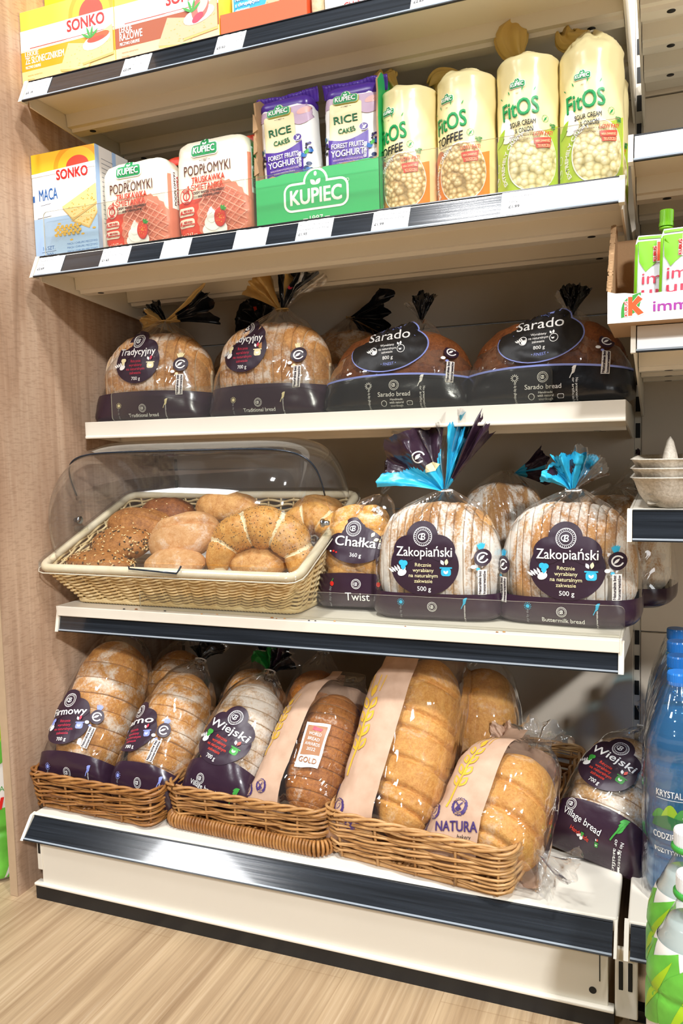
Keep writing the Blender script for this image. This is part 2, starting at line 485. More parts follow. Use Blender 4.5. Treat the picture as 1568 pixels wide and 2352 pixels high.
def gondola_shelf(label, x0, x1, zs, zu, yf, bracket_front, bracket_back, rails, strip=None, lip=None, holes=True, yb=.573, cap_l=True, cap_r=True, br_h=None):
    """zs top surface, zu underside"""
    e = empty('gondola_shelf', (0, 0, 0), label=label, cat='shelf')
    bm = bmesh.new(); add_box(bm, x0+.003, x1-.003, yf, yb, zu, zs, 0, .0015)
    obj('deck', bm, 'cream_metal', e, False)
    for xa, xb in ((x0, x0+.003), (x1-.003, x1)):
        bm = bmesh.new()
        add_prism(bm, [(yf+.001, zs), (yb, zs), (yb, bracket_back), (yb-.06, bracket_back), (yf+.004, bracket_front)], 'x', xa, xb)
        b = obj('bracket', bm, 'cream_metal', e, False)
    for y in rails:
        bm = bmesh.new(); rail(bm, x0+.004, x1-.004, y, zu)
        r = obj('stiffener_rail', bm, 'cream_metal', e, False)
        if holes:
            for hx in (x0+.045, x1-.05):
                bm = bmesh.new(); add_lathe(bm, [(.006, zu-.0284), (.006, zu-.0276)], 14, c=(hx, y+.025))
                obj('rail_hole', bm, 'black_slot', r)
    if strip:
        yb_, zb_, yt_, zt_ = strip
        ticket_strip(e, x0+.004, x1-.004, yb_, zb_, yt_, zt_)
        for ok, xa, xb in ((cap_l, x0-.003, x0+.0035), (cap_r, x1-.0045, x1+.003)):
            if not ok: continue
            bm = bmesh.new()
            add_prism(bm, [(yb_-.003, zb_-.001), (yt_-.004, zt_+.001), (yt_+.012, zt_+.002), (yb_+.014, zb_-.001)], 'x', xa, xb)
            obj('end_cap', bm, 'cream_metal', e, False)
    if lip:
        z0, z1 = lip
        bm = bmesh.new(); add_box(bm, x0, x1, yf-.002, yf+.002, z0, z1, 0, .001)
        add_box(bm, x0, x1, yf-.004, yf+.006, z0, z0+.006, 0, .002)
        obj('front_lip', bm, 'cream_metal', e, False)
    return e
gondola_shelf('topmost cream shelf carrying the yellow and brown cracker boxes', 0, 1.0, 1.4535, 1.434, .118, 1.4145, 1.378, (.213, .375), (.100, 1.4167, .120, 1.4566))
gondola_shelf('second cream shelf from the top carrying rice cakes and wafers', 0, 1.0, 1.152, 1.133, .122, 1.111, 1.072, (.213, .375), (.1035, 1.1149, .1235, 1.1534))
e3 = gondola_shelf('middle cream shelf without ticket strip carrying dark-bagged loaves', 0, 1.0, .8585, .842, .229, .83, .80, (.33, .45), None, (.8259, .8585))
e4 = gondola_shelf('cream shelf under the clear-domed bakery basket', 0, 1.0, .5155, .497, .118, .475, .43, (.23, .4), (.1182, .4685, .1282, .5085))
# right bay
gondola_shelf('highest shelf of the right-hand bay, seen from below with round holes in its rails', 1.0145, 1.95, 1.452, 1.43, .118, 1.42, 1.37, (.20, .31, .42), (.100, 1.4167, .120, 1.4566))
gondola_shelf('right-hand bay shelf with blank white ticket strip above the fruit pouches', 1.0105, 1.95, 1.196, 1.172, .104, 1.16, 1.10, (.2, .32, .44), (.092, 1.1615, .104, 1.1975))
gondola_shelf('right-hand bay shelf under the carton of fruit pouches', 1.0145, 1.95, .9495, .926, .104, .915, .84, (.2, .32, .44), (.092, .9145, .104, .9505))
gondola_shelf('right-hand bay shelf under the stacked egg trays', 1.0105, 1.95, .7035, .68, .108, .655, .6, (.2, .32, .44), (.094, .6605, .104, .7015))

# ------------------------------------------------------------------ base units
def base_unit(x0, x1, label, kick=True):
    e = empty('base_unit', label=label, cat='shelf')
    bm = bmesh.new(); add_box(bm, x0, x1, .03, .573, .135, .155, 0, .004, seg=3)
    obj('deck', bm, 'cream_metal', e)
    ticket_strip(e, x0+.004, x1-.006, 0, .1188, .030, .1500)
    for xa, xb in ((x0-.004, x0+.002), (x1-.004, x1)):
        bm = bmesh.new(); add_prism(bm, [(.0, .1165), (.0275, .1515), (.038, .1535), (.038, .116)], 'x', xa, xb)
        obj('end_cap', bm, 'cream_metal', e, False)
    if kick:
        bm = bmesh.new(); add_box(bm, x0+.02, x1-.012, .0245, .034, .03, .135, 0, .001)
        add_box(bm, x0+.006, x1-.004, .017, .034, .0265, .0315, 0, .0015)
        add_box(bm, x0+.012, x0+.022, .0225, .034, .055, .12, 0, .001)
        k = obj('front_panel', bm, 'cream_metal', e, False)
        bm = bmesh.new(); b = bmesh.new(); add_lathe(b, [(.005, -.0004), (.005, .0004)], 16)
        merge(bm, b, 0, Matrix.Translation((x1-.032, .0244, .05)) @ Matrix.Rotation(pi/2, 4, 'X'))
        obj('panel_hole', bm, 'black_slot', k, False)
        obj('panel_slot', box(x0+.0145, x0+.0195, .0221, .0228, .085, .105), 'black_slot', k, False)
        obj('panel_slot', box(x1-.0235, x1-.0222, .0238, .0246, .065, .128), 'black_slot', k, False)
        obj('kick_plate', box(x0+.006, x1-.004, .0215, .04, 0, .0265), 'kick_black', e, False)
    else:
        obj('floor_rail', box(x0+.002, x1, .05, .07, 0, .017), 'kick_black', e, False)
        obj('recess_shade_sheet', box(x0+.004, x1, .30, .31, 0, .134), 'kick_black', e, False)  # black sheet put in as the shade of the open recess
    return e
base_unit(0, 1.0, 'cream base unit with black kick plate under the wicker bread baskets')
base_unit(1.0125, 1.95, 'right-hand base unit under the water bottles', False)
ft = empty('joining_plate', label='cream slotted metal plate between the two base units', cat='plate')
obj('plate', box(.9965, 1.026, .026, .034, .018, .116, .002), 'cream_metal', ft, False)
for x in (1.0015, 1.0135): obj('plate_slot', box(x, x+.0055, .0253, .0262, .058, .098, .0008), 'black_slot', ft, False)

# ------------------------------------------------------------------ acrylic risers
def riser(label, x0, x1, y, z0, h, r=.008):
    e = empty('shelf_riser', label=label, cat='shelf riser')
    p = Print().rrect(x0, z0, x1, z0+h, r, 'acrylic'); pts = p.items[0][0]
    bm = bmesh.new(); fs = add_prism(bm, pts, 'y', y, y+.002)
    for f in fs: f.material_index = 0 if abs(f.normal.y) > .9 else 1
    obj('clear_sheet', bm, ['acrylic', 'acrylic_edge'], e, False)
    return e
riser('long clear acrylic riser along the wafers and rice cakes shelf', .012, .9985, .1275, 1.1525, .080)
riser('clear acrylic riser in front of the dark-bagged loaves', .060, .8915, .2335, .859, .0565)
riser('clear acrylic riser in front of the twist loaf and white-floured loaves', .178, 1.0035, .1325, .516, .046)

# ------------------------------------------------------------------ price tags
def price_tag(x, w, strip, lines, label, group=None, rough=True, h=.93):
    yb, zb, yt, zt = strip
    d = Vector((0, yt-yb, zt-zb)); L = d.length; d.normalize(); n = Vector((0, -d.z, d.y))
    if n.y > 0: n = -n
    O = Vector((x, yb, zb)) + d*(L*(1-h)*.4) + n*.0006; hh = L*h
    bm = bmesh.new(); top = []
    k = 14 if rough else 1
    for i in range(k+1): top.append((w*i/k, hh - (random.uniform(0, .0016) if rough else 0)))
    pts = [(0, 0), (w, 0)] + top[::-1]
    A = [bm.verts.new(O+Vector((p[0], 0, 0))+d*p[1]) for p in pts]
    B = [bm.verts.new(O+Vector((p[0], 0, 0))+d*p[1]+n*.0004) for p in pts]
    bm.faces.new(B); bm.faces.new(A[::-1])
    for i in range(len(A)): bm.faces.new((A[i], A[(i+1) % len(A)], B[(i+1) % len(A)], B[i]))
    bmesh.ops.recalc_face_normals(bm, faces=bm.faces[:])
    o = obj('price_tag', bm, 'white_paper', None, False)
    tag(o, label, 'price tag', group)
    if lines:
        p = Print()
        for i, s in enumerate(lines):
            last = i == len(lines)-1
            p.text(s, w*.07, hh*(.74-.21*i)-(.001 if last else 0), .0040 if not last else .0048, 'tag_print' if last else 'tag_grey', 'L', .02 if last else .0, w=None if last else min(w*.86, .0031*len(s)))
        p.build('price_print', o, plane_map(O, (1, 0, 0), d), base=.0006)
    return o
S1 = (.100, 1.4167, .120, 1.4566); S2 = (.1035, 1.1149, .1235, 1.1534)
price_tag(.0045, .0525, S1, ('Sonko pieczywo lekkie', 'slonecznik 170g', '£2.19'), 'white price tag at the left end of the topmost shelf edge')
price_tag(.2107, .0536, S1, ('Sonko pieczywo lekkie', 'razowe 170g', '£2.09'), 'white price tag reading £2.09 under the brown cracker box')
price_tag(.389, .051, S1, ('mestemacher chleb', 'proteinowy 250g', '£3.50'), 'white price tag reading £3.50 under the orange carton')
price_tag(.712, .060, S1, ('Chleb prosty', '500g', '£2.65'), 'white price tag reading £2.65 near the right end of the topmost shelf')
price_tag(.0045, .0585, S2, ('Pieczywo Maca Sonko', '200g', '£2.69'), 'white price tag at the left end of the second shelf edge, under the matzo box')
price_tag(.1455, .059, S2, ('Kupiec podplomyki', 'TRUSKAWKA 70g', '£1.65'), 'white price tag reading £1.65 under the smaller wafer pack')
price_tag(.270, .055, S2, None, 'blank white price tag below the taller wafer pack')
price_tag(.408, .059, S2, None, 'blank white price tag below the left corner of the green carton')
price_tag(.5187, .060, S2, ('Kupiec Rice cake', 'forest fruit 60g', '£1.95'), 'white price tag reading £1.95 below the green carton')
price_tag(.644, .0575, S2, ('Kupiec wafle ryzowe', 'toff fitos 120g', '£1.99'), 'white price tag reading £1.99 below the first toffee tube')
price_tag(.8374, .158, S2, ('Corn cakes', '120g', '£1.99'), 'long white ticket insert below the two green corn cake tubes', rough=False, h=.96)
price_tag(1.0155, .62, (.092, 1.1615, .104, 1.1975), None, 'long white ticket insert on the right-hand shelf above the fruit pouches', rough=False, h=.94)
price_tag(1.0195, .62, (.092, .9145, .104, .9505), None, 'long white ticket insert below the carton of fruit pouches', rough=False, h=.94)
# ------------------------------------------------------------------ inks
INK = {'yellow': '#fbdc4c', 'yellow2': '#f6c22c', 'amber': '#f0a21c', 'coral': '#e2452f', 'white': '#fbfaf6', 'red': '#d8261f', 'brown': '#a4502c',
       'palepeach': '#f6c79a', 'paleyellow': '#f8dc8f', 'blue': '#2563a8', 'paleblue': '#a9c6e8', 'cracker': '#e8cf8a', 'cracker2': '#d7b064', 'ryecracker': '#cbb08a',
       'orange': '#ea5a2c', 'green': '#12914c', 'dgreen': '#0d6b3a', 'lime': '#b6cf35', 'limeg': '#9fc41f', 'cartongreen': '#2fb565', 'purple': '#4b2c8c', 'dpurple': '#33206b',
       'cream': '#f5ead2', 'buff': '#f3e6b4', 'black': '#1c1a1a', 'choc': '#5a2f23', 'salmon': '#e08468', 'salmon2': '#f0a78e', 'redorange': '#dd4228', 'pink': '#e9b7b0',
       'cyan': '#2aa7d8', 'toffee': '#ee8a1e', 'dtoffee': '#c8641a', 'gold': '#d9ac3a', 'lilac': '#c9aec6', 'aubergine': '#2e1a2b', 'grey': '#8f9093', 'leaf': '#3d9b3c',
       'lblue': '#8e9be0', 'turq': '#33b5dc', 'violet': '#4d3a74', 'kraftyellow': '#ebba3c', 'pale': '#e9e4dc', 'bronze': '#a9744c', 'rose': '#c93a52', 'magenta': '#a83fa3',
       'hotorange': '#ef5a2a', 'pouchgreen': '#7cc21f', 'ham': '#d9695c', 'navy': '#27365c'}
for k, v in INK.items(): pm('ink_'+k, v, .42)
def ink(k): return 'ink_'+k
for k in ('white', 'cream', 'buff'): MATS['ink_'+k].node_tree.nodes['Principled BSDF'].inputs['Roughness'].default_value = .35

# ------------------------------------------------------------------ boxes of crackers
def carton(name, label, cat, x0, x1, y0, y1, z0, z1, mat, group=None):
    e = empty(name, ((x0+x1)/2, (y0+y1)/2, z0), label=label, cat=cat, group=group)
    w, d, h = x1-x0, y1-y0, z1-z0
    o = obj('box', box(-w/2, w/2, -d/2, d/2, 0, h, .0012), mat, e, False)
    return e, w, d, h
def art_front(p, e, w, d, name='printed_front', **k): return p.build(name, e, plane_map((-w/2, -d/2, 0), (1, 0, 0), (0, 0, 1)), **k)

def sun(p, x, y, r):
    p.ell(x, y, r*1.9, r*1.9, ink('amber'), a0=0, a1=180); p.ell(x, y, r*1.55, r*1.55, ink('yellow2'), a0=0, a1=180)
    p.ell(x, y, r, r*1.02, ink('coral'), a0=0, a1=180)
def cracker(p, pts, m, edge, dots=30, dm='cracker2'):
    p.poly([(a+.001, b-.0035) for a, b in pts], ink(edge)); p.poly(pts, ink(m))
    xs = [q[0] for q in pts]; ys = [q[1] for q in pts]
    a, b, c, d_ = pts[:4]; rnd = random.Random(3)
    for k in range(dots):
        u_, v_ = rnd.uniform(.06, .94), rnd.uniform(.08, .92)
        x = (a[0]*(1-u_)+b[0]*u_)*(1-v_)+(d_[0]*(1-u_)+c[0]*u_)*v_; y = (a[1]*(1-u_)+b[1]*u_)*(1-v_)+(d_[1]*(1-u_)+c[1]*u_)*v_
        p.ell(x, y, .0013, .0008, ink(dm), 8)
def garnish(p, x, y, s, kind):
    p.ell(x, y, .030*s, .012*s, ink('white'), 16, .2)
    if kind == 'salmon':
        p.ell(x+.004*s, y+.006*s, .024*s, .007*s, ink('orange'), 16, .15); p.ell(x, y+.003*s, .018*s, .004*s, ink('coral'), 14, .1)
    else:
        p.ell(x+.003*s, y+.010*s, .015*s, .020*s, ink('ham'), 16, -.6); p.ell(x+.008*s, y+.014*s, .008*s, .014*s, ink('pink'), 14, -.6); p.ell(x-.002*s, y-.004*s, .012*s, .006*s, ink('rose'), 14, .5)
    for a in (40, 75, 110, 150): p.leaf(x-.012*s, y+.006*s, .022*s, .0022*s, a, ink('leaf'))

def crispbread_box(x0, x1, label, banner, lower, lines, kind, y0=.14, y1=.205, z0=1.4535, cr='cracker', group=None):
    e, w, d, h = carton('cracker_box', label, 'cracker box', x0, x1, y0, y1, z0, z0+.136, 'ink_yellow', group)
    p = Print(); W_ = w; H_ = h
    p.rect(0, 0, W_, H_*.26, ink(lower)).rect(0, H_*.0, W_, H_*.30, ink(lower))
    p.rect(0, H_*.24, W_, H_*.50, ink(banner)).rect(0, H_*.50, W_, H_*.755, ink('white'))
    p.rect(0, H_*.485, W_, H_*.495, ink('white'))
    sun(p, W_*.77, H_*.755, .0255); p.rect(W_*.5, H_*.50, W_, H_*.757, ink('white'))
    p.rect(W_*.1, H_*.515, W_, H_*.523, ink('coral'))
    p.text('SONKO', W_*.71, H_*.60, .0185, ink('red'), 'C', .034, w=.079)
    for s, yy, hh, ww in lines: p.text(s, W_*.045, H_*yy, hh, ink('white'), 'L', .02, w=ww)
    cracker(p, [(W_*.42, H_*.16), (W_*.72, H_*.10), (W_*.80, H_*.38), (W_*.52, H_*.46)], cr, 'cracker2')
    cracker(p, [(W_*.66, H_*.17), (W_*.985, H_*.22), (W_*.985, H_*.56), (W_*.70, H_*.40)], cr, 'cracker2', 24)
    garnish(p, W_*.82, H_*.40, 1.0, kind)
    for k in range(3): p.text(('wysoka zawartosc', 'blonnika', 'bez dodatku')[k], W_*.06, H_*(.17-.05*k), .0032, ink('brown'), 'L')
    p.text('170 g', W_*.06, H_*.02, .0042, ink('brown'), 'L')
    p.leaf(W_*.55, H_*.06, .03, .003, 15, ink('leaf')); p.clip(lambda x, y: (min(max(x, 0), W_), min(max(y, 0), H_)))
    art_front(p, e, w, d)
    return e
crispbread_box(-.0275, .1755, 'yellow cracker box with an orange banner against the oak-effect panel, topmost shelf', 'amber', 'paleyellow',
               [('LEKKIE', .42, .008, .030), ('ZE SŁONECZNIKIEM', .325, .0115, .086), ('PIECZYWO CHRUPKIE', .265, .005, .034)], 'salmon')
crispbread_box(.1770, .3795, 'cracker box with a brown banner beside the orange-bannered yellow box, topmost shelf', 'brown', 'palepeach',
               [('LEKKIE', .42, .010, .026), ('RAZOWE', .325, .0125, .046), ('PIECZYWO CHRUPKIE', .265, .005, .040)], 'ham', cr='ryecracker')
e, w, d, h = carton('cracker_box', 'plain yellow box behind the front cracker boxes, only its front edge showing at the top', 'cracker box', -.0268, .16, .2065, .27, 1.4535, 1.70, 'ink_yellow2')

# orange tray with packs
def open_tray(name, label, cat, x0, x1, y0, y1, z0, h, mat, inner=None, t=.0025):
    e = empty(name, ((x0+x1)/2, (y0+y1)/2, z0), label=label, cat=cat); w, d = x1-x0, y1-y0
    obj('front_wall', box(-w/2, w/2, -d/2, -d/2+t, 0, h, .0006), mat, e, False)
    obj('side_wall', box(-w/2, -w/2+t, -d/2+t, d/2, 0, h, .0006), mat, e, False)
    obj('side_wall', box(w/2-t, w/2, -d/2+t, d/2, 0, h, .0006), mat, e, False)
    obj('tray_floor', box(-w/2+t, w/2-t, -d/2+t, d/2, 0, t), mat, e, False)
    return e, w, d
open_tray('display_tray', 'orange card display tray of crispbread packs on the topmost shelf', 'tray', .3815, .5345, .14, .26, 1.4535, .046, 'ink_orange')

def pillow_bm(w, h, d, ex=6, ez=6, nu=48, nv=40, wr=.0012, seed=0, sc=60, bottom=True):
    """soft pack standing on z=0, centred in x,y"""
    bm = bmesh.new(); rings = []
    for j in range(nv+1):
        ph = -pi/2+pi*j/nv; c, s = max(cos(ph), 1e-4), sin(ph); r = []
        for i in range(nu):
            a = 2*pi*i/nu
            x = sp(c, 2/ez)*sp(cos(a), 2/ex)*w/2; y = sp(c, 2/ez)*sp(sin(a), 2/3.2)*d/2; z = sp(s, 2/ez)*h/2
            k = wr*fbm((x+seed*3.1, y*.7, z+seed), sc, 3)
            v = Vector((x, y, z)); n = Vector((x/(w/2)**2, y/(d/2)**2, z/(h/2)**2)); n.normalize()
            v += n*k; r.append((v.x, v.y, max(v.z+h/2, 0)))
        rings.append(r)
    add_rings(bm, rings); bmesh.ops.recalc_face_normals(bm, faces=bm.faces[:]); return bm
def crimp_bm(w, h, amp=.0012, n=60, seed=0, droop=0, t=.0008, pleat=26):
    """crimped seal: thin wavy strip from z=0 up, with real thickness"""
    bm = bmesh.new(); R = []
    for j in range(5):
        v = j/4; row = []
        for i in range(n+1):
            u_ = i/n; x = (u_-.5)*w*(1+.03*v)
            y = amp*sin(u_*pleat*2*pi)*(.4+.6*v)+.004*fbm((u_*3+seed, v, 0), 2)*v+droop*v*v*h
            row.append((x, y, h*v+(.0015*sin(u_*7+seed) if v else 0)))
        R.append(row)
    loop = lambda r, s: [(p[0], p[1]+s*t/2, p[2]) for p in r]
    rings = [loop(r, -1)+loop(r, 1)[::-1] for r in R]
    add_rings(bm, rings); return bm

def crisp_pack(x, w, label):
    e = empty('crispbread_pack', (x, .20, 1.4565), label=label, cat='crispbread pack')
    o = obj('pack', pillow_bm(w, .115, .085, 8, 8, seed=x), 'ink_white', e)
    p = Print(); H_ = .115; p.rect(-w*.42, H_*.40, w*.10, H_*.66, ink('cyan'))
    for i, s in enumerate(('Nowa receptura', 'z chrupiącymi', 'ziarnami')): p.text(s, -w*.39, H_*(.585-.075*i), .0055, ink('white'), 'L', .02)
    cracker(p, [(-.01, H_*.33), (.045, H_*.36), (.05, H_*.56), (0, H_*.5)], 'ryecracker', 'cracker2', 14)
    p.ell(.035, H_*.47, .012, .008, ink('coral')); p.leaf(.02, H_*.5, .02, .004, 30, ink('leaf'))
    p.build('printed_front', o, wrap_map(o, (0, 0, 0), (1, 0, 0), (0, 0, 1), (0, -1, 0)), edge=.012)
crisp_pack(.458, .146, 'white crispbread pack with a blue square standing in the orange tray')
pm('crispbread', '#c9b28e', .8, vary=.25, vscale=120, bump=.6, bscale=300)
film_mat('film', wscale=24, wstr=1.0, haze=.014, base=.03, gain=2.2, rough=.045)
film_mat('film_soft', wscale=16, wstr=.35, base=.03, gain=1.2)
e = empty('crispbread_pack', (.615, .185, 1.4535), label='white bread pack with red lettering right of the orange tray', cat='crispbread pack')
o = obj('pack', pillow_bm(.118, .13, .085, 9, 8, seed=4), 'ink_white', e)
p = Print(); p.text('Chleb prosty', .012, .012, .0075, ink('red'), 'C', .02, w=.062); p.text('250 g', -.04, .010, .006, ink('black'), 'C', .02)
p.build('printed_front', o, wrap_map(o, (0, 0, 0), (1, 0, 0), (0, 0, 1), (0, -1, 0)), edge=.02)
obj('bread_window', pillow_bm(.020, .125, .082, 7, 8, wr=.0006).copy(), 'crispbread', e, loc=(-.0665, 0, 0))

# matzo boxes
def matzo_box(y0, y1, label, top):
    e, w, d, h = carton('matzo_box', label, 'matzo box', -.0278, .1145, y0, y1, 1.152, 1.344, 'ink_paleblue')
    p = Print(); H_ = h; W_ = w
    p.rect(0, 0, W_, H_*.44, ink('paleblue')).rect(0, H_*.40, W_, H_, ink('white'))
    p.poly([(0, H_*.40), (W_, H_*.40), (W_, H_*.47), (W_*.5, H_*.40)], ink('white'))
    p.rect(0, H_*.82, W_, H_, ink('yellow2')); p.ell(W_*.72, H_*.835, .052, .042, ink('amber'), a0=0, a1=180); p.ell(W_*.72, H_*.835, .042, .032, ink('yellow2'), a0=0, a1=180)
    p.ell(W_*.73, H_*.835, .025, .0175, ink('coral'), a0=0, a1=180)
    p.poly([(0, H_*.82), (W_, H_*.85), (W_, H_*.80), (0, H_*.79)], ink('white'))
    p.text('SONKO', W_*.64, H_*.735, .0165, ink('red'), 'C', .034, w=.069)
    p.text('MACA', W_*.25, H_*.565, .020, ink('blue'), 'C', .02, w=.042)
    p.rect(0, H_*.56, W_*.03, H_*.62, ink('blue'))
    cracker(p, [(W_*.58, H_*.36), (W_*.86, H_*.27), (W_*1.0, H_*.40), (W_*.98, H_*.47)], 'cracker', 'cracker2', 22, 'amber')
    cracker(p, [(W_*.46, H_*.48), (W_*.62, H_*.36), (W_*1.0, H_*.48), (W_*1.0, H_*.65)], 'cracker', 'cracker2', 40, 'amber')
    for yy in (.285, .235):
        for k in range(12): p.leaf(W_*(.31+.035*k), H_*yy+.001*(k % 2), .009, .0028, 25 if k % 2 else -20, ink('gold'))
    for k in range(7): p.ell(W_*(.4+.09*k), H_*(.33-.2*((k*37) % 5)/5), .004, .0018, ink('gold'), 8)
    p.line([(W_*.12, H_*.52), (W_*.28, H_*.53)], .0008, ink('navy')); p.line([(W_*.06, H_*.405), (W_*.28, H_*.415)], .0008, ink('navy'))
    p.text('16 SZT.', W_*.12, H_*.105, .0065, ink('blue'), 'L', .01); p.line([(W_*.1, H_*.085), (W_*.33, H_*.09)], .0007, ink('navy'))
    p.text('e 200g', W_*.12, H_*.035, .0075, ink('blue'), 'L', .01)
    for k in range(3): p.text('MACA I CHRUPKI PIECZYWO', W_*.98, H_*(.125-.035*k), .0036, ink('blue'), 'R', 0)
    p.clip(lambda x, y: (min(max(x, 0), W_), min(max(y, 0), H_)))
    art_front(p, e, w, d)
    q = Print(); q.rect(0, 0, d, H_, ink('pale')); q.rect(0, 0, d*.22, H_, ink('paleblue'))
    for k in range(15): q.rect(d*.35, H_*(.30+.042*k), d*(.8+.12*((k*7) % 3)), H_*(.30+.042*k)+.0012, ink('grey'))
    q.rect(d*.3, H_*.05, d*.9, H_*.2, ink('white'))
    q.build('printed_side', e, plane_map((w/2, -d/2, 0), (0, 1, 0), (0, 0, 1)))
    q = Print(); q.rect(0, 0, w, d, ink('yellow2')); q.build('printed_top', e, plane_map((-w/2, -d/2, h), (1, 0, 0), (0, 1, 0)))
matzo_box(.150, .1968, 'blue and white matzo box with a yellow top beside the oak-effect panel', True)
matzo_box(.1985, .2455, 'second matzo box directly behind the front blue and white one', True)

# ------------------------------------------------------------------ miller's mark (green badge with sprout)
def badge(w, text='KUPIEC', fill='green', line='white', letter='white', year=None, outline_only=False):
    p = Print(); h = w*.36; r = h*.28
    def shape(g, m):
        p.ell(0, h*.56, w*.17+g, w*.17+g, m, 24); p.rrect(-w/2-g, -h/2-g, w/2+g, h/2+g, r+g, m)
    shape(w*.035, ink(line)); shape(0, ink(fill))
    if line == 'yellow': shape(w*.035, ink('lime')); shape(w*.018, ink('white')); shape(0, ink(fill))
    p.text(text, 0, -h*.30, h*.60, ink(letter), 'C', .035, w=w*.84)
    p.leaf(0, h*.42, w*.12, w*.035, 45, ink(letter)); p.leaf(0, h*.42, w*.12, w*.035, 135, ink(letter)); p.ell(0, h*.88, w*.025, w*.035, ink(letter), 12)
    if year:
        p.text('1987', 0, -h*.5-w*.20, w*.085, ink(year), 'C', 0)
        p.rect(-w*.22, -h*.5-w*.165, -w*.14, -h*.5-w*.15, ink(year)); p.rect(w*.14, -h*.5-w*.165, w*.22, -h*.5-w*.15, ink(year))
    return p

# ------------------------------------------------------------------ wafer packs
def wafer_pack(x0, x1, h, label, yoff=0):
    w = x1-x0; e = empty('wafer_pack', ((x0+x1)/2, .180+yoff, 1.1525), (0, 0, radians(-2)), label=label, cat='wafer pack', group=None)
    o = obj('pack', pillow_bm(w, h, .052, 9, 7, 64, 56, .0022, x0*9, 42), 'ink_cream', e)
    obj('top_seal', crimp_bm(w*.74, .016, .0007, seed=x0, droop=.4), 'ink_redorange', e, loc=(w*.10, .016, h*.955))
    p = Print(); W_ = w*.96; L = -W_/2
    # red lower field
    pts = [(L, 0.003)]+[(L+W_*.97*k/12, 0.003) for k in range(1, 13)]
    top = [(L+W_*.97*k/14, h*(.40+.05*sin(k/14*pi)-.06*(k/14))) for k in range(15)]
    p.poly(pts+top[::-1], ink('redorange'))
    p.rrect(L, h*.06, L+W_*.05, h*.33, .003, ink('redorange'))
    # wafer with criss-cross grid
    cx, cy = L+W_*.66, h*.24; p_ = []
    for k in range(44):
        a = 2*pi*k/44; rr = (.0475+(.003 if k % 2 else 0))
        p_.append((min(cx+rr*cos(a)*1.02, L+W_), max(.004, cy+rr*sin(a)*1.12)))
    p.poly(p_, ink('salmon'))
    for k in range(-4, 5):
        for sgn in (1, -1):
            d0 = k*.0108; hl = math.sqrt(max(0, .045**2-d0**2)); c_, s_ = cos(radians(38*sgn+8)), sin(radians(38*sgn+8))
            a = (cx-s_*d0-c_*hl, cy+c_*d0-s_*hl); b = (cx-s_*d0+c_*hl, cy+c_*d0+s_*hl)
            q = [(min(max(z[0], L), L+W_), max(.005, z[1])) for z in (a, b)]
            p.line(q, .0016, ink('salmon2'))
    # cream and strawberry
    p.ell(L+W_*.56, h*.10, .024, .0135, ink('white')); p.ell(L+W_*.545, h*.165, .017, .013, ink('white')); p.ell(L+W_*.53, h*.225, .009, .011, ink('white')); p.leaf(L+W_*.51, h*.24, .013, .004, 75, ink('white'))
    p.ell(L+W_*.65, h*.20, .0115, .0155, ink('rose')); p.ell(L+W_*.65, h*.20, .0105, .0145, ink('coral'))
    for k in range(14): p.ell(L+W_*.65+.008*cos(k*2.4)*(k/14), h*.20+.012*sin(k*2.4)*(k/14), .0005, .0009, ink('yellow'), 6)
    for a in (20, 60, 100): p.leaf(L+W_*.69, h*.26, .009, .0025, a, ink('leaf'))
    # seals and pills
    p.ring(L+W_*.15, h*.46, .0135, .0014, ink('red')); p.ell(L+W_*.15, h*.46, .0118, .0118, ink('cream')); p.ring(L+W_*.15, h*.46, .0075, .0022, ink('red')); p.rect(L+W_*.145, h*.43, L+W_*.155, h*.49, ink('red'))
    p.text('EXTRA', L+W_*.15, h*.505, .0028, ink('red'), 'C', .02, arc=.011); p.text('CRISPY', L+W_*.15, h*.392, .0028, ink('red'), 'C', .02)
    for yy, a, b in ((.265, 'BEZ OLEJU', 'PALMOWEGO'), (.155, 'BEZ KON-', 'SERWANTÓW')):
        p.rrect(L+W_*.02, h*yy, L+W_*.26, h*(yy+.085), .005, ink('cream')); p.text(a, L+W_*.17, h*yy+.0075, .0028, ink('red'), 'C', .02); p.text(b, L+W_*.17, h*yy+.003, .0028, ink('red'), 'C', .02)
        p.leaf(L+W_*.045, h*yy+.003, .009, .002, 60, ink('red'))
    p.text('76 g / 2.67 oz', L+W_*.02, h*.065, .0058, ink('cream'), 'L', .01, w=W_*.27)
    p.add(badge(.050, year='choc'), L+W_*.43, h*.885)
    p.text('PODPŁOMYKI', L+W_*.46, h*.655, .0165, ink('choc'), 'C', .004, w=W_*.66)
    p.text('TRUSKAWKA', L+W_*.47, h*.575, .0098, ink('redorange'), 'C', .012, w=W_*.47); p.text('I ŚMIETANKA', L+W_*.46, h*.490, .0098, ink('redorange'), 'C', .012, w=W_*.50)
    p.text('SMAK', L+W_*.20, h*.52, .0034, ink('redorange'), 'C', .02, rot=90)
    p.text('CRISPY WAFERS STRAWBERRY', L+W_*.50, h*.452, .0043, ink('choc'), 'C', .012, w=W_*.45); p.text('AND CREAM FLAVOR', L+W_*.50, h*.418, .0038, ink('choc'), 'C', .012, w=W_*.30)
    p.build('printed_front', o, wrap_map(o, (0, 0, 0), (1, 0, 0), (0, 0, 1), (0, -1, 0)), edge=.009)
    q = Print(); q.rect(-.02, h*.10, .02, h*.80, ink('salmon')); q.rect(-.014, h*.42, .012, h*.86, ink('white'))
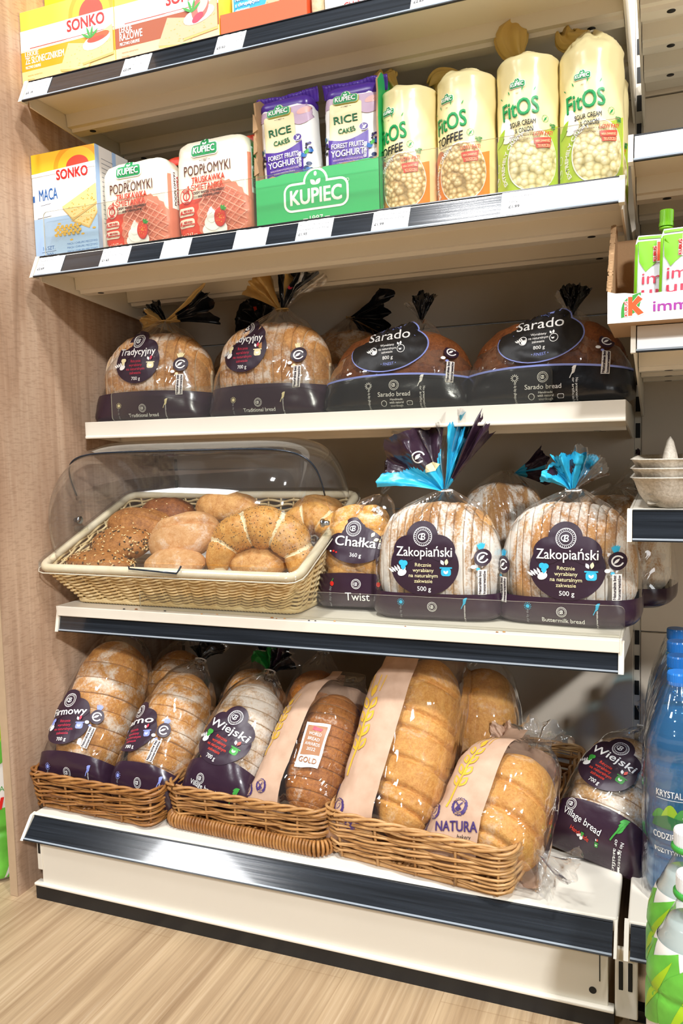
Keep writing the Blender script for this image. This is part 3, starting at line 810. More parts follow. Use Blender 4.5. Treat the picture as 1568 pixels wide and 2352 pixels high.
    q.text('PODPŁOMYKI', -.005, h*.64, .0048, ink('choc'), 'C', .01, rot=90, w=.056); q.text('TRUSKAWKA', .0025, h*.63, .0048, ink('red'), 'C', .01, rot=90, w=.05); q.text('I ŚMIETANKA', .0095, h*.62, .0048, ink('red'), 'C', .01, rot=90, w=.05)
    q.build('printed_side', o, wrap_map(o, (0, 0, 0), (0, 1, 0), (0, 0, 1), (1, 0, 0)), edge=.007)
wafer_pack(.1195, .2625, .153, 'shorter red and cream wafer pack beside the matzo box')
wafer_pack(.2705, .4150, .170, 'taller red and cream wafer pack beside the green carton', .004)

# ------------------------------------------------------------------ green display carton with rice cakes
pm('cardboard', '#a98660', .85, bump=.3, bscale=400)
e = empty('display_carton', (.537, .225, 1.1525), label='green display carton with torn cardboard edges holding two purple rice cake packs', cat='carton')
w, d = .2125, .150; t_ = .003
def torn(x0, x1, z0, z1, n=26, amp=.0016, seed=1, step=None):
    r = random.Random(seed)
    return [(x0+(x1-x0)*k/n, z0+(z1-z0)*k/n+r.uniform(-amp, amp)) for k in range(n+1)]
bm = bmesh.new(); add_prism(bm, [(-w/2, 0), (w/2, 0)]+torn(-w/2, w/2, .083, .089, seed=4)[::-1], 'y', -d/2, -d/2+t_)
obj('front_wall', bm, 'ink_cartongreen', e, False)
bm = bmesh.new(); add_prism(bm, [(-w/2+.004, .07)]+torn(-w/2+.006, w/2-.004, .0845, .0905, 26, .0016, 9)[::1]+[(w/2-.004, .07)], 'y', -d/2+t_, -d/2+t_+.0015)
obj('torn_edge', bm, 'cardboard', e, False)
for x in (-w/2, w/2-t_):
    lo = x < 0
    prof = [(-d/2, .088), (-d/2+.003, .12), (-d/2+.001, .15), (-d/2+.004, .19), (-d/2+.002, .205), (-d/2+.02, .222 if not lo else .215), (d/2, .224 if not lo else .218)]
    r = random.Random(5+lo); prof = [(a+r.uniform(-.001, .001), b) for a, b in prof]
    bm = bmesh.new(); add_prism(bm, [(-d/2+t_*0, 0), (d/2, 0)]+prof[::-1], 'x', x, x+t_)
    for f in bm.faces: f.material_index = 1 if abs(f.normal.x) < .8 or (f.normal.x > .8) == lo else 0
    obj('side_wall', bm, ['ink_cartongreen', 'cardboard'], e, False)
obj('back_wall', box(-w/2+t_, w/2-t_, d/2-t_, d/2, 0, .12), 'cardboard', e, False)
obj('carton_floor', box(-w/2+t_, w/2-t_, -d/2+t_, d/2-t_, 0, .002), 'cardboard', e, False)
for k in range(3):
    r = random.Random(k+20); z = .09+.034*k; bm = bmesh.new()
    add_prism(bm, [(-.003, z), (.003+r.uniform(0, .003), z+.004), (.004, z+.014), (.001, z+.026), (-.002, z+.030)], 'y', -d/2-.0005, -d/2+.002)
    obj('torn_flap', bm, 'cardboard', e, False, loc=(-w/2+.001, 0, 0))
p = Print(); b = badge(.105, fill='cartongreen', line='white', year='white'); p.add(b, 0, .046)
p.ring(.0545, .062, .0028, .0006, ink('white'), 14)
p.build('printed_front', e, plane_map((0, -d/2, 0), (1, 0, 0), (0, 0, 1)))
q = Print(); q.add(badge(.085, fill='cartongreen', line='white'), d*.5, .105); q.build('printed_side', e, plane_map((w/2, -d/2, 0), (0, 1, 0), (0, 0, 1)))

film_mat('foil_gloss', wscale=20)
def rice_pack(x, tilt, label, seed):
    w, h = .096, .206; e = empty('rice_cake_pack', (x, .19, 1.1555), (0, radians(tilt), 0), label=label, cat='rice cake pack', group='forest fruit rice cake packs in the green carton')
    o = obj('pack', pillow_bm(w, h, .048, 7, 9, 56, 60, .0020, seed, 40), 'ink_white', e)
    MATS['ink_purple'].node_tree.nodes['Principled BSDF'].inputs['Roughness'].default_value = .28
    obj('top_seal', crimp_bm(w*1.12, .020, .0009, seed=seed, droop=-.35, pleat=18), 'ink_purple', e, loc=(0, -.001, h-.006))
    bm = pillow_bm(w*1.0, .03, .047, 6, 3, 40, 14, .001, seed); obj('top_fold', bm, 'ink_purple', e, loc=(0, 0, h-.024))
    p = Print(); W_ = w*.97; L = -W_/2
    p.rect(L, h*.80, L+W_, h*.90, ink('lilac')); p.ell(L+W_*.82, h*.80, W_*.2, h*.09, ink('lilac')); p.ell(L+W_*.9, h*.84, W_*.15, h*.03, ink('pink'), 16, .3)
    p.rrect(L+W_*.12, h*.44, L+W_*.70, h*.84, .004, ink('buff'))
    cv = [(L+W_*.10+W_*.72*k/12, h*(.50-.045*math.sin(pi*k/12)+.05*k/12)) for k in range(13)]
    p.poly([(L+W_*.10, h*.05), (L+W_*.82, h*.05)]+cv[::-1], ink('purple'))
    p.add(badge(.040, line='yellow', year='choc'), L+W_*.42, h*.865)
    p.text('RICE', L+W_*.42, h*.645, .0145, ink('dgreen'), 'C', .02, w=W_*.42, rot=3); p.text('CAKES', L+W_*.44, h*.545, .0095, ink('dgreen'), 'C', .02, w=W_*.33, rot=4, arc=-.06)
    p.text('FOREST FRUITS', L+W_*.45, h*.405, .0095, ink('white'), 'C', .012, w=W_*.58); p.text('YOGHURT', L+W_*.45, h*.325, .0125, ink('white'), 'C', .02, w=W_*.60)
    p.text('WAFLE RYŻOWE W POLEWIE JOGURTOWEJ', L+W_*.45, h*.285, .0036, ink('lilac'), 'C', .01, w=W_*.54); p.text('O SMAKU OWOCÓW LEŚNYCH', L+W_*.45, h*.255, .0036, ink('lilac'), 'C', .01, w=W_*.40)
    p.ell(L+W_*.74, h*.585, .0072, .0072, ink('purple')); p.ring(L+W_*.74, h*.585, .0078, .0008, ink('white')); p.leaf(L+W_*.715, h*.56, .011, .002, 50, ink('white')); p.line([(L+W_*.715, h*.61), (L+W_*.765, h*.56)], .0007, ink('white'))
    r = random.Random(3)
    for cx, cy in ((L+W_*.04, h*.42), (L+W_*.90, h*.46)):
        for k in range(16): p.ell(cx+r.uniform(-.006, .006), cy+r.uniform(-.011, .011), .0021, .0021, ink('black') if k % 3 else ink('dpurple'), 10)
    for k in range(9): p.ell(L+W_*(.80+.16*r.random()), h*(.24+.2*r.random()), .0042, .0042, ink('navy') if k % 2 else ink('blue'), 14)
    p.leaf(L+W_*.86, h*.40, .012, .003, 60, ink('leaf')); p.leaf(L+W_*.02, h*.49, .010, .003, 80, ink('leaf')); p.ell(L+W_*.01, h*.52, .004, .005, ink('blue'))
    p.text('GLUTEN FREE', L+W_*.795, h*.36, .0045, ink('white'), 'C', .02, rot=88, w=.030)
    p = Print().add(p, 0, h*.235, .77, 0, 1/.77)
    p.build('printed_front', o, wrap_map(o, (0, 0, 0), (1, 0, 0), (0, 0, 1), (0, -1, 0)), edge=.008)
rice_pack(.4855, -2.5, 'purple and white rice cake pack on the left inside the green carton', 1)
rice_pack(.5905, 1.0, 'purple and white rice cake pack on the right inside the green carton', 2)

# ------------------------------------------------------------------ puffed cake tubes
t = NT('puffed_grain'); co = t.coords()
v = t.n('ShaderNodeTexVoronoi'); v.inputs['Scale'].default_value = 150; t.l(co, v.inputs['Vector'])
nz = t.noise(co, 60, 3)
c = t.ramp(v.outputs['Distance'], [(0.0, '#f6ead0'), (.35, '#ecd5a6'), (.62, '#b98d52'), (.85, '#7d5a33')])
t.col(t.mix(t.math('MULTIPLY', nz, .5), c, lin('#f1d189')))
inv = t.math('SUBTRACT', 1.0, v.outputs['Distance']); t.bump(inv, .8, .003); t.b.inputs['Roughness'].default_value = .55
t = NT('puffed_pale'); co = t.coords()
v = t.n('ShaderNodeTexVoronoi'); v.inputs['Scale'].default_value = 120; t.l(co, v.inputs['Vector'])
c = t.ramp(v.outputs['Distance'], [(0.0, '#fbf7e8'), (.4, '#f3e8c2'), (.7, '#cdb87e'), (.9, '#8d7a4c')])
t.col(t.mix(t.math('MULTIPLY', t.noise(co, 50, 3), .4), c, lin('#ecdf9a')))
inv = t.math('SUBTRACT', 1.0, v.outputs['Distance']); t.bump(inv, .8, .003); t.b.inputs['Roughness'].default_value = .5
pm('tube_film', '#efe0a8', .28, spec=.5, bump=.25, bscale=35, bdist=.002)
pm('tube_inner', '#d0b062', .3, spec=.6, bump=.3, bscale=40, bdist=.002)

def radial_map(target, c, a0, z0, R):
    bm = bmesh.new(); bm.from_mesh(target.data); bv = BVHTree.FromBMesh(bm); bm.free()
    def f(x, y, e):
        a = a0+x/R; d = Vector((sin(a), -cos(a), 0)); p = Vector((c[0], c[1], z0+y))
        h = bv.ray_cast(p+d*.3, -d)
        q = h[0] if h[0] else p+d*R
        return q+d*e
    return f
def cake_tube(x, y, H, R, face, tail, label, kind, group):
    """tail: list of (dx,dy,dz,halfwidth) continuing from the shoulder"""
    e = empty('corn_cake_tube' if kind == 'lime' else 'toffee_cake_tube', (x, y, 1.1525), label=label, cat='cake tube', group=group)
    bm = bmesh.new(); N = 64; rings = []; nv = 54
    tx, ty, tz = tail[0][:3]
    for j in range(nv+1):
        s = j/nv; ring = []
        for i in range(N):
            a = 2*pi*i/N; ca, sa = cos(a), sin(a)
            if s < .72:
                u_ = s/.72; z = H*u_; r = R*(.93 if j == 0 else 1)*(1-.012*max(0, u_-.8)*5)
                k = .0012*fbm((ca*1.5+x*40, sa*1.5, z*22), 1.3, 3)*(.3+1.2*u_)
                px, py = (r+k)*ca, (r+k)*sa
            else:
                u_ = (s-.72)/.28; q = u_**1.25
                fold = 1+.16*q*cos(5*a+x*30)+.08*q*cos(9*a+x*50)
                r = R*((1-q)*1.0+q*.15)*fold if u_ < 1 else R*.15*fold
                lean = max(0, (ca*tx+sa*ty)/max(1e-6, math.hypot(tx, ty)))
                z = H+tz*(u_**.75)*(1-.35*(1-u_)*lean)+.004*u_*sin(7*a+x*20)
                cr_ = abs(fbm((ca*1.2+x*9, sa*1.2, u_*1.5), 1.7, 3))*.016*math.sin(pi*min(1, u_*1.15+.0)) ; r -= cr_; z += .5*cr_*(1-u_); px, py = tx*q*1.0+r*ca, ty*q+r*sa
            ring.append((px, py, z))
        rings.append(ring)
    add_rings(bm, rings, True, True)
    body = obj('wrapper', bm, 'tube_film', e)
    # gathered tail: pleated fan beyond the tie
    bm = bmesh.new(); pts = [Vector((tx, ty, H+tz))]; pos = Vector((tx, ty, H+tz)); rings = []
    segs = tail
    chain = [(pos, R*.14)]
    for dx, dy, dz, hw in tail[1:]:
        pos = pos+Vector((dx, dy, dz)); chain.append((pos, hw))
    ks = [(c_.x, c_.y, c_.z, hw) for c_, hw in chain]; nt = 14; prev = None
    for j in range(nt+1):
        u_ = j/nt*(len(ks)-1); q = cr_interp(ks, u_); q2 = cr_interp(ks, min(len(ks)-1, u_+.05)); q1 = cr_interp(ks, max(0, u_-.05))
        T = (Vector(q2[:3])-Vector(q1[:3])).normalized(); S = T.cross(Vector((0, 1, 0)))
        S = S.normalized() if S.length > .1 else Vector((1, 0, 0)); B = T.cross(S)
        ring = []; f = j/nt
        for i in range(N):
            a = 2*pi*i/N; rr = q[3]*(1+.10*cos(9*a+f*2)); th = max(.0025, q[3]*(.55-.2*f))*(1+.3*cos(6*a+1))
            p_ = Vector(q[:3])+S*rr*cos(a)+B*th*sin(a)+T*.006*f*sin(5*a+x*31)
            ring.append(p_)
        rings.append(ring)
    add_rings(bm, rings, True, True)
    obj('twisted_tail', bm, 'tube_inner', e)
    bm = bmesh.new(); add_tube(bm, [Vector((tx, ty, H+tz))+Vector((cos(a), sin(a), .3*cos(a)))*R*.17 for a in [k*.52 for k in range(13)]], .0016, 6)
    obj('tie', bm, 'ink_white', e)
    # artwork
    p = Print(); g = R*1.0; w = R*2.5
    low, disc, name = (('toffee', 'puffed_grain', 'TOFFEE') if kind == 'toffee' else ('lime', 'puffed_pale', 'SOUR CREAM'))
    top = H*(.44 if kind == 'toffee' else .47)
    pts = [(-w/2, .002), (w/2, .002)]+[(w/2-w*k/12, top-.012*sin(pi*k/12)+(.010 if kind == 'lime' else -.004)*(1-k/12)) for k in range(13)]
    p.poly(pts, ink(low))
    if kind == 'toffee': p.ell(-.034, H*.39, .018, .012, ink('dtoffee'), 20, .5); p.ell(-.03, H*.34, .013, .007, ink('gold'), 20, .7)
    else:
        p.ell(-.030, H*.52, .011, .0135, ink('white')); p.ell(-.022, H*.46, .008, .010, ink('pale')); p.leaf(-.05, H*.40, .03, .006, 50, ink('limeg')); p.leaf(-.035, H*.42, .02, .006, 20, ink('white'))
    p.ell(.012, H*.255, .0375, .0435, ink('white'), 40); p.ell(.0125, H*.255, .036, .042, disc, 40)
    sq = Print().text('EXTREMELY CRISPY', 0, 0, .0058, ink('white'), 'C', .02, w=.078, arc=.042)
    p.add(sq, -.0275, H*.30, 1, 68)
    p.ring(-.050, H*.26, .006, .0008, ink('white')); p.ring(-.050, H*.16, .006, .0008, ink('white')); p.leaf(-.053, H*.155, .008, .002, 55, ink('white'))
    ty0 = H*.80 if kind == 'toffee' else H*.775
    p.add(badge(.022, line='white'), -.010, ty0+.006)
    p.text('1987', -.010, ty0-.0065, .0018, ink('choc'), 'C')
    p.text('FitOS', -.006, ty0-.038, .023, ink('green'), 'C', .028, w=.054, rot=4)
    for a in (60, 85, 115, 140): p.leaf(-.006+.032*cos(radians(a))*1.2, ty0-.018+.014*sin(radians(a)), .007, .0008, a, ink('green'))
    if kind == 'toffee':
        p.text('TOFFEE', -.008, ty0-.058, .0125, ink('black'), 'C', .022, w=.046, rot=5, shear=.12)
        p.text('Wafle kukurydziano-ryżowe', -.004, ty0-.064, .0024, ink('choc'), 'C', .01); p.text('FLAVOURED RICE AND CORN CAKES', -.004, ty0-.069, .0022, ink('choc'), 'C')
        gx, gy = .026, ty0-.047
    else:
        p.text('SOUR CREAM', -.002, ty0-.052, .0066, ink('black'), 'C', .015, w=.036, rot=3); p.text('& ONION', 0, ty0-.0625, .0066, ink('black'), 'C', .015, w=.024, rot=3)
        p.text('Wafle kukurydziane o smaku', -.001, ty0-.068, .0024, ink('choc'), 'C', .01); p.text('FLAVOURED CORN CAKES', -.001, ty0-.0735, .0024, ink('choc'), 'C')
        gx, gy = .0305, ty0-.044
    p.ring(gx, gy, .0052, .0005, ink('green')); p.leaf(gx-.003, gy-.004, .009, .0012, 50, ink('green')); p.line([(gx-.004, gy+.004), (gx+.004, gy-.004)], .0004, ink('green'))
    p.text('GLUTEN', gx+.012, gy-.010, .0034, ink('green'), 'C', .015, w=.0105); p.text('FREE', gx+.012, gy-.0145, .0034, ink('green'), 'C', .015, w=.007)
    p.text('LOW FAT!', .026, gy-.0245, .0055, ink('orange'), 'C', .012, w=.027, rot=4)
    p.poly([(.0135, gy-.0365), (.0365, gy-.0345), (.0375, gy-.0265), (.0125, gy-.0285)], ink('coral')); p.poly([(.016, gy-.0425), (.036, gy-.041), (.0365, gy-.0355), (.015, gy-.037)], ink('coral'))
    p.text('NISKA ZAWARTOŚĆ', .025, gy-.0338, .0030, ink('buff'), 'C', .01, w=.020, rot=4); p.text('TŁUSZCZU', .026, gy-.0408, .0036, ink('buff'), 'C', .01, w=.017, rot=4)
    p.build('printed_front', body, radial_map(body, (0, 0), face, 0, R), edge=.010)
    return e
cake_tube(.681, .1965, .185, .0450, -.30, [(-.026, .020, .022), (-.012, .004, .012, .013), (-.012, .004, .014, .022), (.000, .004, .012, .015)], 'toffee cake tube next to the green carton, its gold tail leaning left', 'toffee', 'toffee cake tubes')
cake_tube(.7715, .1965, .188, .0452, -.26, [(-.020, .026, .030), (-.016, .006, .004, .012), (-.018, .006, .000, .017), (-.008, .002, -.006, .012)], 'toffee cake tube beside the green corn cake tubes', 'toffee', 'toffee cake tubes')
cake_tube(.8635, .1965, .196, .0452, .02, [(-.014, .016, .022), (-.010, .004, .018, .020), (-.004, .002, .026, .024), (.010, .002, .018, .010), (.014, .002, .012, .003)], 'sour cream corn cake tube with a tall round twisted gold tail', 'lime', 'sour cream corn cake tubes')
cake_tube(.9535, .1965, .190, .0448, .02, [(-.004, .020, .046), (-.016, .006, -.002, .014), (-.016, .006, .006, .017), (-.004, .002, .012, .015)], 'sour cream corn cake tube at the far right end of its shelf', 'lime', 'sour cream corn cake tubes')
cake_tube(.9560, .2950, .186, .0440, .1, [(-.004, .010, .030), (-.006, .006, .008, .012), (-.006, .006, .008, .014), (-.004, .002, .006, .010)], 'cream corn cake tube standing behind the far right one', 'lime', None)
# ------------------------------------------------------------------ bread materials
def crust(name, c_dark, c_mid, c_light, flour=.0, fscale=26, fmin=.55, flour_col='#efe6d6', scale=18, rough=.55, speck=0, streak=None, fstreak=None):
    t = NT(name); co = t.coords(streak or (1, 1, 1)); c0 = t.coords()
    n1 = t.noise(co, scale, 5, .6, .6); n2 = t.noise(c0, scale*9, 4, .65)
    c = t.ramp(n1, [(.30, c_dark), (.5, c_mid), (.70, c_light)])
    n3 = t.noise(c0, 420, 3, .7)
    c = t.mix(.42, c, t.ramp(n2, [(.36, c_dark), (.62, c_light)])); c = t.mix(.22, c, t.ramp(n3, [(.38, c_dark), (.60, c_light)]))
    if flour:
        f1 = t.noise(t.coords(fstreak) if fstreak else c0, fscale, 4, .62, .8); f2 = t.noise(c0, 260, 3, .7)
        m = t.math('ADD', f1, t.math('MULTIPLY', f2, .35))
        mk = t.ramp(m, [(fmin, (0, 0, 0, 1)), (fmin+.16, (flour, flour, flour, 1))])
        c = t.mix(mk, c, lin(flour_col))
    if speck:
        v = t.n('ShaderNodeTexVoronoi'); v.inputs['Scale'].default_value = 55; t.l(c0, v.inputs['Vector'])
        r = t.math('ADD', v.outputs['Distance'], t.math('MULTIPLY', t.noise(c0, 9, 2), .55))
        c = t.mix(t.ramp(r, [(.33, (1, 1, 1, 1)), (.38, (0, 0, 0, 1))]), c, lin('#f3eee4'))
    t.col(c); t.b.inputs['Roughness'].default_value = rough; t.b.inputs['Specular IOR Level'].default_value = .3
    t.bump(t.math('ADD', t.math('MULTIPLY', n1, .6), t.math('MULTIPLY', n2, .6)), .8, .003)
    return t.m
crust('crust_golden', '#a05d22', '#cb883a', '#e2ac60', .8, 18, .66)
crust('crust_pale', '#b56f28', '#d8953f', '#e9b566', .35, 20, .74)
crust('crust_loaf', '#b5722d', '#d99a48', '#eab96b', .5, 22, .68, streak=(1, 1, 2.5))
crust('crust_deep', '#713a12', '#a25c22', '#c8833a', .7, 20, .76)
crust('crust_dark', '#4a2410', '#6f3b1b', '#97592c', .0, speck=1)
crust('crust_floured', '#8f5a2a', '#bd8848', '#dcb179', .95, 1.0, .61, '#f6f1e6', rough=.8, scale=1, streak=(42, 12, 7), fstreak=(34, 14, 6))
crust('crust_floured_brown', '#9a5c26', '#c98d4a', '#e2b87c', .95, 1.0, .58, '#f6f1e6', rough=.8, scale=1, streak=(30, 12, 9), fstreak=(22, 16, 9))
crust('crust_village', '#95622e', '#c08d52', '#ddb87f', .9, 15, .57, '#f0e7d8', rough=.8)
crust('crust_trad', '#94582a', '#bd8246', '#dcaa6c', .7, 22, .66)
pm('crumb', '#dfc39a', .85, vary=.12, vscale=90, bump=.5, bscale=260)
pm('bag_print', '#33202f', .26, spec=.6, bump=.22, bscale=34, bdist=.003)
pm('bag_print_black', '#15161a', .25, spec=.6, bump=.3, bscale=30, bdist=.004)
pm('tail_tan', '#c9a565', .4, bump=.3, bscale=50, bdist=.002)
pm('tail_turq', '#2fb0d8', .32, bump=.3, bscale=50, bdist=.002)
pm('tail_green', '#1e8a3c', .35, bump=.3, bscale=50, bdist=.002)
pm('tail_lilac', '#5f5a96', .35, bump=.3, bscale=50, bdist=.002)

# ------------------------------------------------------------------ loaves
def loaf(par, M, L, W, H, n, mat, p=2.6, q=2.0, seed=0, flat=.42, jit=.0016, rough=.0016, names=('slice', 'loaf'), endk=.0, gap=.00032, slash=None):
    """local: long axis x, width y, height z, flat side at z=0; n slices (0: whole)"""
    r = random.Random(seed); N = 44
    def sec(a, sc=1.0, sh=(0, 0)):
        t_ = min(.9999, abs(a/(L/2))); s = max(.02, (1-t_**p))**(1/q); sh_ = max(.02, (1-t_**(p*1.15)))**(1/(q*1.1))
        out = []
        for i in range(N):
            th = 2*pi*i/N; c, s_ = cos(th), sin(th)
            y = sp(c, .82)*W/2*s*sc
            zz = sp(s_, .9); z = flat*H+(zz*(1-flat)*H*sh_ if zz > 0 else sp(s_, .55)*flat*H*(.35+.65*sh_))*sc
            k = rough*1.6*fbm((a*1.0+seed*7, y, z), 30, 4)
            if slash: k -= slash(a, th)
            rr = 1+k/max(.01, math.hypot(y, z-flat*H))
            out.append(M @ Vector((a, y*rr+sh[0], flat*H+(z-flat*H)*rr+sh[1])))
        return out
    if n <= 1:
        bm = bmesh.new(); K = 150
        add_rings(bm, [sec(-L/2*cos(pi*k/K)*.9995) for k in range(K+1)]); bmesh.ops.recalc_face_normals(bm, faces=bm.faces[:])
        return [obj(names[1], bm, mat, par)]
    cuts = [-L/2+L*k/n for k in range(n+1)]
    for k in range(1, n): cuts[k] += r.uniform(-.08, .08)*L/n
    out = []
    for k in range(n):
        a0, a1 = cuts[k]+(gap if k else 0), cuts[k+1]-(gap if k < n-1 else 0)
        e = min(.0010, (a1-a0)*.15); sh = (r.uniform(-jit, jit), r.uniform(0, jit)); m = 4 if 0 < k < n-1 else 12
        st = [(a0, .970), (a0+e*.4, .990), (a0+e, 1)]+[(a0+e+(a1-a0-2*e)*j/m, 1) for j in range(1, m)]+[(a1-e, 1), (a1-e*.4, .990), (a1, .970)]
        if k == 0: st = [(-L/2*cos(pi/2*j/14*1.0)*.9995, 1) for j in range(0, 15)]; st = [(x, s) for x, s in st if x < a1-e]+[(a1-e, 1), (a1-e*.4, .990), (a1, .970)]
        if k == n-1: st = [(a0, .970), (a0+e*.4, .990), (a0+e, 1)]+[(x, 1) for x in [L/2*sin(pi/2*j/14)*.9995 for j in range(15)] if x > a0+e]
        bm = bmesh.new(); R, fs = add_rings(bm, [sec(a, s, sh) for a, s in st])
        fs[-1].material_index = 1; fs[-2].material_index = 1
        bmesh.ops.recalc_face_normals(bm, faces=bm.faces[:])
        out.append(obj(names[0], bm, [mat, 'crumb'], par))
    return out
AX_X = Matrix.Identity(4)                                   # slices across x, dome up
AX_UP = Matrix(((0, 1, 0, 0), (0, 0, -1, 0), (1, 0, 0, 0), (0, 0, 0, 1)))   # long axis up, dome towards -y

# ------------------------------------------------------------------ bags
def bag(par, keys, mats, band=None, N=88, per=7, wr=.0022, seed=0, arch=0, name='bag', top_open=False, pleat_from=None, pleats=11, split=None):
    """keys: (z, hw, hd, cx, cy, n) up the local z axis; faces below z=band get mats[1]"""
    rings = []; zs = []; nk = len(keys)-1
    for j in range(nk*per+1):
        t_ = j/per; z, hw, hd, cx, cy, n = cr_interp(keys, t_); n = max(1.6, n); hw = max(.002, hw); hd = max(.0015, hd); ring = []
        pk = 0
        if pleat_from is not None and t_ > pleat_from: pk = min(1, (t_-pleat_from)/1.0)
        for i in range(N):
            a = 2*pi*i/N; c, s = cos(a), sin(a)
            f = 1+pk*(.10*cos(pleats*a+seed)+.07*cos((pleats*2-3)*a+2*seed))
            x = sp(c, 2/n)*hw*f; y = sp(s, 2/n)*hd*f
            k = wr*fbm((x*.8+seed*2.3, y*.8, z*1.1+seed), 34, 3)*(1.0)
            m = max(.004, math.hypot(x, y)); x += x/m*k; y += y/m*k
            zz = z+(arch*(1-(x/hw)**2)*math.exp(-((z-(band or 0))/.035)**2) if arch and band else 0)
            zz += pk*.004*cos(5*a+seed)
            ring.append((cx+x, cy+y, zz))
        rings.append(ring); zs.append(z)
    bm = bmesh.new(); R, fs = add_rings(bm, rings, True, not top_open)
    if band is not None:
        for j in range(len(R)-1):
            if zs[j] < band-1e-4:
                for f in fs[j*N:(j+1)*N]: f.material_index = 1
        fs[len(fs)-(1 if top_open else 2)].material_index = 1
    bmesh.ops.recalc_face_normals(bm, faces=bm.faces[:])
    if split is not None:
        for co, no in (((split, 0, 0), (1, 0, -.10)), ((0, .02, 0), (0, 1, 0))):
            bmesh.ops.bisect_plane(bm, geom=bm.verts[:]+bm.edges[:]+bm.faces[:], plane_co=co, plane_no=no)
        for f in bm.faces:
            c = f.calc_center_median(); f.material_index = 1 if c.x-.10*c.z < split or c.y > .02 else 0
    return obj(name, bm, mats, par)

def fan(par, base, ang, spread, L, mats, seed=0, depth=.35, folds=4, jag=.16, pick=None, name='ruffle', r0=.005, ny=0, crump=.006, nu=56, nv=20):
    """crumpled gathered end of a bag, spreading from the tie; angles in degrees in the x-z plane"""
    S = []
    for j in range(nv+1):
        v = j/nv; row = []
        for i in range(nu+1):
            u_ = 2*i/nu-1; a = radians(ang+spread/2*u_*(.75+.25*v)); r = r0+L*v*(1+jag*fbm((u_*1.6, seed, 0), 1.2, 3)+.02*jag*((i*7) % 3))
            tri = abs((u_*folds+seed) % 2-1)*2-1
            y = L*depth*(v**.9)*(tri*.32+.6*fbm((u_*1.3, v*1.5, seed), 1.1, 2))+ny*L*v*v+(1-v)*r0*sin(u_*5)
            k = crump*v*fbm((u_*2+seed, v*2.4, seed*2), 2.4, 4)
            row.append(Vector((base[0]+(r+k)*cos(a), base[1]+y+k, base[2]+(r+k)*sin(a))))
        S.append(row)
    bm = bmesh.new(); G = []
    for sgn in (0, 1):
        g = [[bm.verts.new(q+Vector((0, .0006*sgn, 0))) for q in row] for row in S]; G.append(g)
        for j in range(nv):
            for i in range(nu):
                q = (g[j][i], g[j][i+1], g[j+1][i+1], g[j+1][i])
                f = bm.faces.new(q if sgn == 0 else q[::-1]); f.material_index = pick(j/nv, i/nu) if pick else 0
    o = obj(name, bm, mats, par)
    return o
def tie(par, base, r=.008, m='ink_white'):
    bm = bmesh.new(); add_tube(bm, [Vector(base)+Vector((cos(k*pi/8)*r, sin(k*pi/8)*r*.8, .0015*k/8)) for k in range(26)], .0014, 6); obj('tie', bm, m, par)

def bakers_mark(r, m='white', bg=None):
    p = Print()
    if bg: p.ell(0, 0, r*1.25, r*1.25, ink(bg))
    p.ring(0, 0, r, r*.07, ink(m)); p.ring(0, 0, r*.70, r*.05, ink(m))
    for k in range(26): a = 2*pi*k/26; p.line([(r*.78*cos(a), r*.78*sin(a)), (r*.88*cos(a), r*.88*sin(a))], r*.06, ink(m))
    p.text('B', r*.03, -r*.36, r*.72, ink(m), 'C', .01, shear=.15); p.ring(-r*.17, 0, r*.30, r*.09, ink(m), 16, 40, 320)
    return p
def hand_pot(s, c, c2):
    p = Print()
    for k in range(4): p.leaf(-s*2.1-s*.20*k, -s*.1-s*.05*k, s*.62, s*.10, 120+9*k, ink('white'))
    p.ell(-s*1.95, -s*.22, s*.42, s*.30, ink('white'), 16, .4); p.leaf(-s*1.8, -s*.1, s*.5, s*.10, 70, ink('white')); p.ell(-s*1.98, s*.62, s*.26, s*.24, ink(c), 14); p.ell(-s*1.68, s*.60, s*.26, s*.24, ink(c), 14); p.leaf(-s*1.82, -s*.0, s*.6, s*.22, 90, ink(c))
    p.rrect(s*1.50, -s*.45, s*2.35, s*.22, s*.22, ink(c)); p.rect(s*1.40, s*.20, s*2.45, s*.32, ink(c)); p.leaf(s*1.92, -s*.28, s*.36, s*.09, 60, ink('white')); p.leaf(s*1.92, -s*.28, s*.36, s*.09, 120, ink('white'))
    p.leaf(s*1.75, s*.5, s*.5, s*.14, 120, ink('white')); p.leaf(s*1.95, s*.5, s*.55, s*.15, 80, ink(c2))
    return p
def round_label(title, weight, w=.112, tone='aubergine', pic='turq', acc='buff', txt='buff', lines=('Ręcznie', 'wyrabiany', 'na naturalnym', 'zakwasie')):
    p = Print(); r = w/2; m = ink(tone)
    p.ell(0, -r*.10, r, r*.86, m, 44); p.ell(-r*.05, r*.72, r*.46, r*.44, m, 30); p.ell(-r*.5, r*.38, r*.42, r*.36, m, 24, .5); p.ell(r*.48, r*.40, r*.44, r*.36, m, 24, -.5)
    p.add(bakers_mark(r*.27), -r*.03, r*.72)
    p.text(title, 0, r*.16, r*.27, ink('white'), 'C', .012, w=r*1.62)
    p.add(hand_pot(r*.33, pic, acc), -r*.0, -r*.24)
    for i, s in enumerate(lines): p.text(s, -r*.02, -r*(.13+.155*i), r*.105, ink(txt), 'C', .01)
    p.text(weight, 0, -r*.83, r*.13, ink('white'), 'C', .01)
    return p
